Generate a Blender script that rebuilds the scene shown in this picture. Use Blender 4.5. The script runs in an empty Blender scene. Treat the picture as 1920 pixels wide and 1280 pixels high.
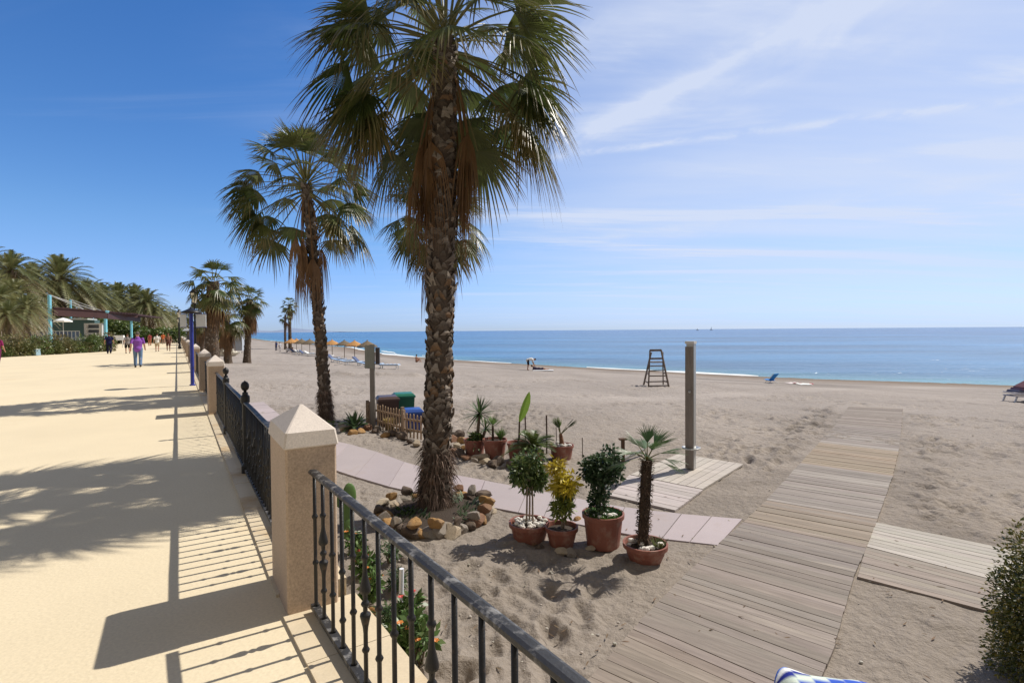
import bpy, math, random
import numpy as np
from mathutils import Vector, Matrix, Euler, noise as mnoise
R = math.radians
rnd = random.Random(7)
scene = bpy.context.scene
COL = scene.collection

# ------------------------------------------------------------------ camera
H = 1.72
cam_d = bpy.data.cameras.new('camera'); cam = bpy.data.objects.new('camera', cam_d); COL.objects.link(cam)
cam_d.sensor_width = 36.0; cam_d.lens = 18.75; cam_d.clip_start = 0.05; cam_d.clip_end = 60000
CM = Euler((R(90 - 1.17), 0, 0)).to_matrix() @ Matrix.Rotation(R(-0.43), 3, 'Z')
cam.matrix_world = Matrix.Translation((0, 0, H)) @ CM.to_4x4()
scene.camera = cam

# ------------------------------------------------------------------ light
SUN = Vector((0.55, 0.333, 0.766)).normalized()
SUN_EL = math.asin(SUN.z); SUN_AZ = math.atan2(SUN.x, SUN.y)
ld = bpy.data.lights.new('sun', 'SUN'); ld.energy = 4.6; ld.angle = R(0.53); ld.color = (1.0, 0.94, 0.84)
sun = bpy.data.objects.new('sun', ld); COL.objects.link(sun)
sun.rotation_mode = 'QUATERNION'; sun.rotation_quaternion = SUN.to_track_quat('Z', 'Y')
scene.view_settings.view_transform = 'Standard'
scene.view_settings.look = 'None'; scene.view_settings.gamma = 1; scene.view_settings.exposure = 0.12

def ray(px, py):
    return (CM @ Vector(((px - 960) / 1000, -(py - 640) / 1000, -1))).normalized()

def nd(nt, t, **kw):
    n = nt.nodes.new(t)
    for k, v in kw.items():
        if k in ('inp',):
            for a, b in v.items(): n.inputs[a].default_value = b
        else: setattr(n, k, v)
    return n
def mth(nt, op, a, b=None, c=None, clamp=False):
    n = nt.nodes.new('ShaderNodeMath'); n.operation = op; n.use_clamp = clamp
    for i, x in enumerate((a, b, c)):
        if x is None: continue
        if isinstance(x, (int, float)): n.inputs[i].default_value = x
        else: nt.links.new(x, n.inputs[i])
    return n.outputs[0]

world = bpy.data.worlds.new('World'); scene.world = world; world.use_nodes = True
nt = world.node_tree; nt.nodes.clear()
sky = nd(nt, 'ShaderNodeTexSky', sky_type='NISHITA', sun_disc=False, sun_elevation=SUN_EL, sun_rotation=SUN_AZ,
         air_density=1.0, dust_density=0.0, ozone_density=2.0, altitude=0)
tc = nd(nt, 'ShaderNodeTexCoord')
def vdot(vec):
    n = nt.nodes.new('ShaderNodeVectorMath'); n.operation = 'DOT_PRODUCT'
    nt.links.new(tc.outputs['Generated'], n.inputs[0]); n.inputs[1].default_value = vec
    return n.outputs['Value']
sep = nd(nt, 'ShaderNodeSeparateXYZ'); nt.links.new(tc.outputs['Generated'], sep.inputs[0])
dz = mth(nt, 'MAXIMUM', mth(nt, 'ADD', sep.outputs['Z'], 0.07), 0.02)
cmb = nd(nt, 'ShaderNodeCombineXYZ')
nt.links.new(mth(nt, 'DIVIDE', sep.outputs['X'], dz), cmb.inputs[0])
nt.links.new(mth(nt, 'DIVIDE', sep.outputs['Y'], dz), cmb.inputs[1])
def cnoise(rot, sc, scale, detail, dist=0.0, rough=0.6):
    mp = nd(nt, 'ShaderNodeMapping'); mp.inputs['Rotation'].default_value = (0, 0, rot); mp.inputs['Scale'].default_value = sc
    nt.links.new(cmb.outputs[0], mp.inputs[0])
    n = nd(nt, 'ShaderNodeTexNoise'); n.inputs['Scale'].default_value = scale; n.inputs['Detail'].default_value = detail
    n.inputs['Roughness'].default_value = rough; n.inputs['Distortion'].default_value = dist
    nt.links.new(mp.outputs[0], n.inputs['Vector']); return n.outputs['Fac']
def sstep(x, a, b):
    n = nd(nt, 'ShaderNodeMapRange', interpolation_type='SMOOTHSTEP'); nt.links.new(x, n.inputs[0])
    n.inputs[1].default_value = a; n.inputs[2].default_value = b; return n.outputs[0]
n1 = cnoise(R(-35), (0.35, 1.8, 1), 0.9, 8, 0.6)
n2 = cnoise(R(10), (0.3, 1.2, 1), 0.45, 6, 0.3)
right = ray(1900, 250); rmask = sstep(vdot(right), 0.50, 1.0)
rm2 = sstep(vdot(right), 0.30, 0.85)
veil = mth(nt, 'MULTIPLY', rmask, mth(nt, 'MULTIPLY_ADD', sstep(n2, 0.25, 0.7), 0.48, 0.40))
wisps = mth(nt, 'MULTIPLY', mth(nt, 'MULTIPLY', sstep(n1, 0.48, 0.78), rm2), 0.65)
tot = mth(nt, 'ADD', veil, wisps)
lw = mth(nt, 'MULTIPLY', sstep(cnoise(R(60), (0.5, 2.2, 1), 0.5, 7, 0.8), 0.58, 0.8), 0.13)
tot = mth(nt, 'ADD', tot, lw)
for (a, b, w, inten, rag) in (((1040, 285), (1640, -35), 0.024, .62, 2.2), ((1050, 275), (1560, 20), 0.010, .45, 2.6), ((1300, 130), (1900, -120), 0.045, 0.35, 2.5), ((1150, 230), (1760, 60), 0.018, 0.22, 3.0),
                              ((960, 303), (1900, 188), 0.0060, 0.38, 6.0), ((1000, 470), (1900, 330), 0.014, 0.14, 3.0),
                              ((1060, 60), (1500, -60), 0.03, 0.25, 3.0)):
    ra, rb = ray(*a), ray(*b); nn = ra.cross(rb).normalized()
    mid = (ra + rb).normalized(); half = math.acos(max(-1, min(1, ra.dot(rb)))) / 2
    d = vdot(nn)
    wob = mth(nt, 'MULTIPLY_ADD', cnoise(0.4, (1, 1, 1), rag, 4), w * 1.6, -w * 0.8)
    d = mth(nt, 'ADD', d, wob)
    g = mth(nt, 'POWER', 2.718, mth(nt, 'MULTIPLY', mth(nt, 'POWER', mth(nt, 'ABSOLUTE', mth(nt, 'DIVIDE', d, w)), 2.0), -1.0))
    end = sstep(vdot(mid), math.cos(half * 1.25), math.cos(half * 0.7))
    br = sstep(cnoise(R(-35), (1.2, 1.0, 1), rag * 0.8, 8, 0.6), 0.34, 0.78)
    tot = mth(nt, 'ADD', tot, mth(nt, 'MULTIPLY', mth(nt, 'MULTIPLY', mth(nt, 'MULTIPLY', g, end), br), inten))
tot = mth(nt, 'MULTIPLY', mth(nt, 'MINIMUM', tot, 0.9), mth(nt, 'MULTIPLY_ADD', sstep(sep.outputs['Z'], 0.0, 0.15), .5, .5))
hs = nd(nt, 'ShaderNodeHueSaturation'); hs.inputs['Saturation'].default_value = 1.28; hs.inputs['Value'].default_value = 1.0
nt.links.new(sky.outputs[0], hs.inputs['Color'])
mx = nd(nt, 'ShaderNodeMix', data_type='RGBA'); nt.links.new(tot, mx.inputs['Factor'])
tint = nd(nt, 'ShaderNodeVectorMath', operation='MULTIPLY'); nt.links.new(hs.outputs[0], tint.inputs[0]); tint.inputs[1].default_value = (0.93, 1.0, 1.22)
hz = nd(nt, 'ShaderNodeMix', data_type='RGBA'); nt.links.new(sstep(sep.outputs['Z'], 0.20, 0.0), hz.inputs['Factor']); nt.links.new(tint.outputs[0], hz.inputs[6])
h2 = nd(nt, 'ShaderNodeVectorMath', operation='MULTIPLY'); nt.links.new(tint.outputs[0], h2.inputs[0]); h2.inputs[1].default_value = (0.62, 0.715, 1.10); nt.links.new(h2.outputs[0], hz.inputs[7])
hz2 = nd(nt, 'ShaderNodeMix', data_type='RGBA'); nt.links.new(sstep(sep.outputs['Z'], 0.05, 0.0), hz2.inputs['Factor']); nt.links.new(hz.outputs[2], hz2.inputs[6])
h3 = nd(nt, 'ShaderNodeVectorMath', operation='MULTIPLY'); nt.links.new(hz.outputs[2], h3.inputs[0]); h3.inputs[1].default_value = (0.78, 0.92, 1.12); nt.links.new(h3.outputs[0], hz2.inputs[7])
nt.links.new(hz2.outputs[2], mx.inputs[6]); mx.inputs[7].default_value = (6.0, 6.6, 8.0, 1)
# added unseen cloud behind the camera, a pale fill that warms shaded areas
rear_fill = nd(nt, 'ShaderNodeMix', data_type='RGBA'); rear_fill.inputs[7].default_value = (2.7, 2.55, 2.35, 1)
nt.links.new(mth(nt, 'MULTIPLY', sstep(sep.outputs['Y'], 0.50, 0.05), mth(nt, 'MULTIPLY_ADD', sstep(n2, 0.2, 0.7), .3, .7)), rear_fill.inputs['Factor']); nt.links.new(mx.outputs[2], rear_fill.inputs[6])
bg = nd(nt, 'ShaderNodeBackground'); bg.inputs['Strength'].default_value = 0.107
nt.links.new(rear_fill.outputs[2], bg.inputs['Color'])
wo = nd(nt, 'ShaderNodeOutputWorld'); nt.links.new(bg.outputs[0], wo.inputs[0])

# ------------------------------------------------------------------ terrain function
SH = [(-1400, 2600), (-420, 800), (-129, 280), (-42, 140), (-23.4, 98), (-7.6, 76), (10.8, 57), (20.6, 47.6), (25.7, 43.9), (35.7, 38.3), (80, 15), (140, -20)]
SHA = np.array(SH, float)
Es = 4.2; SEA = H - Es; B0 = -0.88
def shore_dist(x, y):
    """signed distance to the waterline, positive on land"""
    x = np.atleast_1d(np.asarray(x, float)); y = np.atleast_1d(np.asarray(y, float))
    best = np.full(x.shape, 1e18); sg = np.ones(x.shape)
    for i in range(len(SHA) - 1):
        a, b = SHA[i], SHA[i + 1]; d = b - a; L2 = d @ d
        t = np.clip(((x - a[0]) * d[0] + (y - a[1]) * d[1]) / L2, 0, 1)
        qx = x - a[0] - t * d[0]; qy = y - a[1] - t * d[1]; q = qx * qx + qy * qy
        s = d[0] * (y - a[1]) - d[1] * (x - a[0])      # >0 left of a->b = sea side
        m = q < best; best = np.where(m, q, best); sg = np.where(m, -np.sign(s), sg)
    return np.sqrt(best) * sg
def zb(x, y):
    d = shore_dist(x, y)
    t = np.clip((36 - d) / 36, 0, 1.6)
    return B0 - (B0 - SEA) * t
def zb1(x, y): return float(zb(x, y)[0])
def P(px, py, z=0.0):
    r = ray(px, py); t = (z - H) / r.z; return Vector((0, 0, H)) + r * t
def PD(px, py, depth):
    r = ray(px, py); return Vector((0, 0, H)) + r * (depth / r.y)
def PB(px, py):
    z = B0
    for _ in range(25):
        p = P(px, py, z); z = zb1(p.x, p.y)
    return P(px, py, z)

# ------------------------------------------------------------------ helpers
class MB:
    def __init__(s): s.v = []; s.f = []; s.c = []; s.col = (0.5, 0.5, 0.5)
    def vert(s, p, c=None):
        s.v.append((p[0], p[1], p[2])); s.c.append(tuple((c or s.col)[:3])); return len(s.v) - 1
    def box(s, c, d, rz=0, M=None, col=None, taper=1.0):
        ax = Matrix.Rotation(rz, 3, 'Z') if M is None else M
        ids = []
        for sz in (-1, 1):
            k = taper if sz > 0 else 1
            for sx, sy in ((-1, -1), (1, -1), (1, 1), (-1, 1)):
                ids.append(s.vert(Vector(c) + ax @ Vector((sx * d[0] / 2 * k, sy * d[1] / 2 * k, sz * d[2] / 2)), col))
        a = ids
        s.f += [(a[3], a[2], a[1], a[0]), (a[4], a[5], a[6], a[7]), (a[0], a[1], a[5], a[4]), (a[1], a[2], a[6], a[5]), (a[2], a[3], a[7], a[6]), (a[3], a[0], a[4], a[7])]
    def bar(s, a, b, w, h, col=None, up=(0, 0, 1)):
        a = Vector(a); b = Vector(b); d = b - a; L = d.length; d.normalize()
        u = Vector(up)
        if abs(d.dot(u)) > 0.98: u = Vector((0, 1, 0))
        sd = d.cross(u).normalized(); u = sd.cross(d).normalized()
        M = Matrix((sd, d, u)).transposed()
        s.box((a + b) / 2, (w, L, h), M=M, col=col)
    def tube(s, pts, rad, n=8, col=None, cap=True, ell=1.0):
        pts = [Vector(p) for p in pts]
        if isinstance(rad, (int, float)): rad = [rad] * len(pts)
        rings = []; prev = None
        for i, p in enumerate(pts):
            t = (pts[min(i + 1, len(pts) - 1)] - pts[max(i - 1, 0)])
            if t.length < 1e-9: t = Vector((0, 0, 1))
            t.normalize()
            if prev is None:
                ref = Vector((1, 0, 0)) if abs(t.x) < 0.9 else Vector((0, 1, 0))
                u = (ref - t * ref.dot(t)).normalized()
            else:
                u = (prev - t * prev.dot(t))
                u = u.normalized() if u.length > 1e-6 else prev
            prev = u; w = t.cross(u)
            c = col[i] if isinstance(col, list) else col
            rings.append([s.vert(p + u * (rad[i] * math.cos(2 * math.pi * k / n)) + w * (rad[i] * ell * math.sin(2 * math.pi * k / n)), c) for k in range(n)])
        for i in range(len(rings) - 1):
            for k in range(n):
                s.f.append((rings[i][k], rings[i][(k + 1) % n], rings[i + 1][(k + 1) % n], rings[i + 1][k]))
        if cap:
            s.f.append(tuple(reversed(rings[0]))); s.f.append(tuple(rings[-1]))
    def lathe(s, prof, n=16, c=(0, 0, 0), col=None, M=None):
        rings = []
        for r, z in prof:
            ring = []
            for k in range(n):
                q = Vector((r * math.cos(2 * math.pi * k / n), r * math.sin(2 * math.pi * k / n), z))
                if M is not None: q = M @ q
                ring.append(s.vert(Vector(c) + q, col))
            rings.append(ring)
        for i in range(len(rings) - 1):
            for k in range(n):
                s.f.append((rings[i][k], rings[i][(k + 1) % n], rings[i + 1][(k + 1) % n], rings[i + 1][k]))
        s.f.append(tuple(reversed(rings[0]))); s.f.append(tuple(rings[-1]))
    def ball(s, c, r, n=10, col=None, sc=(1, 1, 1), M=None):
        m = max(4, n // 2); prof = [(max(1e-4, math.sin(math.pi * i / m)) , -math.cos(math.pi * i / m)) for i in range(m + 1)]
        S = Matrix.Diagonal((r * sc[0], r * sc[1], r * sc[2]))
        s.lathe(prof, n, c, col, (M @ S) if M is not None else S)
    def poly(s, pts, col=None):
        s.f.append(tuple(s.vert(p, col) for p in pts))
    def prism(s, pts, z0, z1, col=None):
        a = [s.vert((p[0], p[1], z0), col) for p in pts]; b = [s.vert((p[0], p[1], z1), col) for p in pts]
        s.f.append(tuple(reversed(a))); s.f.append(tuple(b)); n = len(pts)
        for i in range(n): s.f.append((a[i], a[(i + 1) % n], b[(i + 1) % n], b[i]))
    def leaf(s, base, d, up, L, W, col, fold=0.15, droop=0.2, col2=None, secs=(0, .35, .7, 1.0), ws=(.25, 1, .7, 0.02)):
        d = Vector(d).normalized(); up = Vector(up); sd = d.cross(up)
        if sd.length < 1e-4: sd = d.cross(Vector((1, 0, 0)))
        sd.normalize(); n = sd.cross(d)
        prev = None
        for t, w in zip(secs, ws):
            p = Vector(base) + d * (L * t) - Vector((0, 0, 1)) * (droop * L * t * t)
            c = col if col2 is None else tuple(col[i] * (1 - t) + col2[i] * t for i in range(3))
            cur = (s.vert(p - sd * (W * w / 2) + n * (fold * W * w), c), s.vert(p, c), s.vert(p + sd * (W * w / 2) + n * (fold * W * w), c))
            if prev: s.f += [(prev[0], prev[1], cur[1], cur[0]), (prev[1], prev[2], cur[2], cur[1])]
            prev = cur
    def build(s, name, mat, parent=None, smooth=False, loc=None):
        me = bpy.data.meshes.new(name); me.from_pydata(s.v, [], s.f)
        at = me.color_attributes.new('Col', 'FLOAT_COLOR', 'POINT')
        a = np.ones((len(s.v), 4), np.float32); a[:, :3] = np.array(s.c, np.float32).reshape(-1, 3)
        at.data.foreach_set('color', a.ravel())
        if smooth: me.polygons.foreach_set('use_smooth', [True] * len(me.polygons))
        me.materials.append(mat); me.update()
        o = bpy.data.objects.new(name, me); COL.objects.link(o)
        if parent is not None: o.parent = parent
        if loc is not None: o.location = loc
        return o
def tag(o, label=None, cat=None, group=None, kind=None):
    if label: o['label'] = label
    if cat: o['category'] = cat
    if group: o['group'] = group
    if kind: o['kind'] = kind
    return o
def thing(name, label, cat, loc=(0, 0, 0), rz=0, group=None):
    o = bpy.data.objects.new(name, None); COL.objects.link(o); o.location = loc; o.rotation_euler = (0, 0, rz)
    o.empty_display_size = 0.2
    return tag(o, label, cat, group)
def copy_tree(o, loc=None, rz=None, label=None, sc=None, parent=None):
    c = o.copy(); COL.objects.link(c)
    if parent is not None: c.parent = parent
    for ch in list(o.children): copy_tree(ch, parent=c)
    if loc is not None: c.location = loc
    if rz is not None: c.rotation_euler = (0, 0, rz)
    if sc is not None: c.scale = sc if hasattr(sc, '__len__') else (sc, sc, sc)
    if label: c['label'] = label
    return c

MATS = {}
def mat(name, color=None, rough=0.7, var=0.0, vscale=5.0, var2=0.0, vscale2=40.0, bump=0.0, bscale=20.0, spec=0.4, metal=0.0,
        stretch=None, rotz=0, trans=0.0, dark=None, dscale=2.0, dlo=0.5, dhi=0.65, coords='Object', bdist=0.02, coat=0.0, bdetail=6):
    """principled material; base = colour or the mesh's own Col attribute, varied by noise"""
    m = bpy.data.materials.new(name); m.use_nodes = True; t = m.node_tree; b = t.nodes['Principled BSDF']
    b.inputs['Roughness'].default_value = rough; b.inputs['Metallic'].default_value = metal
    b.inputs['Specular IOR Level'].default_value = spec; b.inputs['Coat Weight'].default_value = coat
    if color is None:
        src = nd(t, 'ShaderNodeAttribute', attribute_name='Col').outputs['Color']
    else:
        q = nd(t, 'ShaderNodeRGB'); q.outputs[0].default_value = (*color, 1); src = q.outputs[0]
    co = nd(t, 'ShaderNodeTexCoord').outputs[coords]
    if rotz:
        mp = nd(t, 'ShaderNodeMapping'); mp.inputs['Rotation'].default_value = (0, 0, rotz); t.links.new(co, mp.inputs[0]); co = mp.outputs[0]
    if stretch:
        mp = nd(t, 'ShaderNodeMapping'); mp.inputs['Scale'].default_value = stretch; t.links.new(co, mp.inputs[0]); co = mp.outputs[0]
    def nz(scale, detail=5):
        n = nd(t, 'ShaderNodeTexNoise'); n.inputs['Scale'].default_value = scale; n.inputs['Detail'].default_value = detail
        n.inputs['Roughness'].default_value = 0.62; t.links.new(co, n.inputs['Vector']); return n.outputs['Fac']
    for v, sc in ((var, vscale), (var2, vscale2)):
        if v:
            f = mth(t, 'MULTIPLY_ADD', nz(sc), 2 * v * 1.6, 1 - v * 1.6)
            vm = nd(t, 'ShaderNodeVectorMath', operation='SCALE'); t.links.new(src, vm.inputs[0]); t.links.new(f, vm.inputs['Scale']); src = vm.outputs[0]
    if dark is not None:
        mr = nd(t, 'ShaderNodeMapRange'); t.links.new(nz(dscale, 8), mr.inputs[0]); mr.inputs[1].default_value = dlo; mr.inputs[2].default_value = dhi
        mm = nd(t, 'ShaderNodeMix', data_type='RGBA'); t.links.new(mr.outputs[0], mm.inputs['Factor']); t.links.new(src, mm.inputs[6]); mm.inputs[7].default_value = (*dark, 1); src = mm.outputs[2]
    t.links.new(src, b.inputs['Base Color'])
    if bump:
        bn = nd(t, 'ShaderNodeBump'); bn.inputs['Strength'].default_value = bump; bn.inputs['Distance'].default_value = bdist
        t.links.new(nz(bscale, bdetail), bn.inputs['Height']); t.links.new(bn.outputs[0], b.inputs['Normal'])
    if trans:
        out = t.nodes['Material Output']; tr = nd(t, 'ShaderNodeBsdfTranslucent'); t.links.new(src, tr.inputs['Color'])
        ms = nd(t, 'ShaderNodeMixShader'); ms.inputs[0].default_value = trans
        t.links.new(b.outputs[0], ms.inputs[1]); t.links.new(tr.outputs[0], ms.inputs[2]); t.links.new(ms.outputs[0], out.inputs[0])
    MATS[name] = m; return m

M_leaf = mat('leaf', rough=0.42, var=0.15, vscale=3, spec=0.5, trans=0.22)
M_frond = mat('fan_frond', rough=0.40, var=0.2, vscale=4, spec=0.5, trans=0.27)
M_bark = mat('palm_bark', rough=0.9, var=0.35, vscale=6, var2=0.25, vscale2=45, bump=0.8, bscale=30, bdist=0.03, spec=0.15)
M_granite = mat('granite', (0.47, 0.355, 0.26), rough=0.75, var=0.10, vscale=3, var2=0.38, vscale2=95, bump=0.25, bscale=90, bdist=0.004, dark=(0.30, 0.22, 0.15), dscale=3.0, dlo=0.55, dhi=0.85)
M_kerb = mat('cream_stone', (0.60, 0.50, 0.35), rough=0.8, var=0.10, vscale=3, var2=0.12, vscale2=80, bump=0.15, bscale=60, bdist=0.004, dark=(0.46, 0.30, 0.14), dscale=1.6, dlo=0.52, dhi=0.75)
M_iron = mat('black_iron', (0.013, 0.012, 0.012), rough=0.42, var=0.4, vscale=20, bump=0.4, bscale=60, bdist=0.004, spec=0.4, dark=(0.07, 0.045, 0.03), dscale=25, dlo=.56, dhi=.70)
M_ironw = mat('worn_iron', (0.03, 0.029, 0.030), rough=0.50, var=0.3, vscale=8, bump=0.5, bscale=45, bdist=0.005, spec=0.45, dark=(0.22, 0.21, 0.20), dscale=18, dlo=0.52, dhi=0.66)
M_wood = mat('weathered_wood', rough=0.85, var=0.16, vscale=1.6, var2=0.26, vscale2=5, bump=0.5, bscale=6, bdist=0.008, spec=0.15, rotz=R(37.7), stretch=(.55, 7, 1), dark=(0.40, 0.345, 0.29), dscale=1.3, dlo=.58, dhi=.80)
M_woodv = mat('grey_timber', rough=0.85, var=0.18, vscale=2, var2=0.2, vscale2=12, stretch=(6, 6, 0.6), bump=0.3, bscale=10, bdist=0.006, spec=0.2)
M_terra = mat('terracotta', (0.235, 0.085, 0.058), rough=0.6, var=0.14, vscale=6, bump=0.2, bscale=40, bdist=0.004, dark=(0.36, 0.24, 0.19), dscale=7, dlo=0.50, dhi=0.78)
M_soil = mat('potting_soil', (0.05, 0.035, 0.025), rough=0.95, var=0.3, vscale=40, bump=0.8, bscale=50)
M_rock = mat('rock', rough=0.85, var=0.25, vscale=9, var2=0.25, vscale2=40, bump=0.6, bscale=25, bdist=0.02, spec=0.2)
M_white = mat('white_paint', (0.78, 0.78, 0.77), rough=0.5, var=0.05, vscale=5)
M_vc = mat('painted_surface', rough=0.55, var=0.08, vscale=5)
M_cloth = mat('cloth', rough=0.85, var=0.10, vscale=12, bump=0.2, bscale=30, spec=0.15)
M_skin = mat('skin', (0.46, 0.25, 0.17), rough=0.55, var=0.05)
M_skint = mat('tanned_skin', (0.27, 0.125, 0.075), rough=0.55, var=0.05)
M_hair = mat('dark_hair', (0.03, 0.02, 0.015), rough=0.6, var=0.2)
M_thatch = mat('thatch', rough=0.95, var=0.25, vscale=8, bump=0.6, bscale=30, stretch=(1, 1, .3))
M_cream_tile = mat('lilac_slab', rough=0.8, var=0.07, vscale=1.2, var2=0.09, vscale2=60, bump=0.12, bscale=60, bdist=0.004, dark=(0.33, 0.26, 0.22), dscale=1.2, dlo=0.58, dhi=0.85, spec=0.2)
M_blue = mat('turquoise_paint', (0.22, 0.60, 0.80), rough=0.45, var=0.08)
M_navyp = mat('blue_enamel', (0.03, 0.045, 0.30), rough=0.35, var=0.1)
M_fluff = mat('trunk_fibre', rough=0.95, var=0.3, vscale=10, spec=0.1)

def mix(a, b, t): return tuple(a[i] * (1 - t) + b[i] * t for i in range(3))
def jit(c, k=0.15, r=rnd):
    f = 1 + r.uniform(-k, k); return tuple(max(0, x * f * (1 + r.uniform(-k * .14, k * .14))) for x in c)

# ------------------------------------------------------------------ numpy value noise
_rg = np.random.RandomState(3); _T = _rg.rand(256, 256)
def vnoise(x, y):
    xi = np.floor(x).astype(int); yi = np.floor(y).astype(int); fx = x - xi; fy = y - yi
    fx = fx * fx * (3 - 2 * fx); fy = fy * fy * (3 - 2 * fy)
    a = _T[xi % 256, yi % 256]; b = _T[(xi + 1) % 256, yi % 256]; c = _T[xi % 256, (yi + 1) % 256]; d = _T[(xi + 1) % 256, (yi + 1) % 256]
    return (a * (1 - fx) + b * fx) * (1 - fy) + (c * (1 - fx) + d * fx) * fy
def rot(x, y, a): return x * math.cos(a) - y * math.sin(a), x * math.sin(a) + y * math.cos(a)
def seg_d(x, y, a, b):
    dx, dy = b[0] - a[0], b[1] - a[1]; t = np.clip(((x - a[0]) * dx + (y - a[1]) * dy) / (dx * dx + dy * dy), 0, 1)
    return np.hypot(x - a[0] - t * dx, y - a[1] - t * dy)

# ------------------------------------------------------------------ BEACH
def polar_mesh(name, radii, angs, zf, material, colf=None):
    rr, aa = np.meshgrid(radii, angs, indexing='ij'); x = rr * np.sin(aa); y = rr * np.cos(aa)
    z, col = zf(x.ravel(), y.ravel(), rr.ravel())
    co = np.stack([x.ravel(), y.ravel(), z], 1).astype(np.float32)
    nr, na = len(radii), len(angs)
    i, j = np.meshgrid(np.arange(nr - 1), np.arange(na - 1), indexing='ij'); a = (i * na + j).ravel()
    q = np.stack([a, a + 1, a + na + 1, a + na], 1).astype(np.int32)[:, ::-1]
    me = bpy.data.meshes.new(name); me.vertices.add(len(co)); me.vertices.foreach_set('co', co.ravel())
    me.loops.add(q.size); me.loops.foreach_set('vertex_index', q.ravel())
    me.polygons.add(len(q)); me.polygons.foreach_set('loop_start', np.arange(0, q.size, 4, dtype=np.int32))
    me.update(calc_edges=True)
    me.polygons.foreach_set('use_smooth', [True] * len(me.polygons))
    at = me.color_attributes.new('Col', 'FLOAT_COLOR', 'POINT'); c4 = np.ones((len(co), 4), np.float32); c4[:, :3] = col
    at.data.foreach_set('color', c4.ravel()); me.materials.append(material)
    o = bpy.data.objects.new(name, me); COL.objects.link(o); o['kind'] = 'structure'; return o

trk = [PB(1585, 775), PB(1500, 850), PB(1360, 950)]
trk2 = [PB(1700, 775), PB(1685, 870), PB(1680, 960), PB(1800, 1000)]
def dents(x, y, cell, seed, prob=0.75):
    """footprints: one elongated pit with a raised rim in most cells of a jittered grid"""
    out = np.zeros_like(x); cx = np.floor(x / cell).astype(int); cy = np.floor(y / cell).astype(int)
    for ox in (-1, 0, 1):
        for oy in (-1, 0, 1):
            ix = cx + ox; iy = cy + oy
            h1 = _T[(ix * 7 + seed) % 256, (iy * 13 + seed * 3) % 256]; h2 = _T[(ix * 11 + seed * 5) % 256, (iy * 5 + 17) % 256]
            h3 = _T[(ix * 3 + 91) % 256, (iy * 17 + seed * 7) % 256]; h4 = _T[(ix * 19 + 5) % 256, (iy * 23 + seed) % 256]
            px = (ix + h1) * cell; py = (iy + h2) * cell; a = h3 * math.pi
            dx = x - px; dy = y - py; u = dx * np.cos(a) + dy * np.sin(a); v = -dx * np.sin(a) + dy * np.cos(a)
            q = (u / (cell * 0.40)) ** 2 + (v / (cell * 0.20)) ** 2
            out += np.where(h4 < prob, (-np.exp(-q) + 0.38 * np.exp(-((np.sqrt(q) - 1.7) ** 2) * 3)) * (0.4 + 0.6 * h1), 0)
    return out
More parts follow.
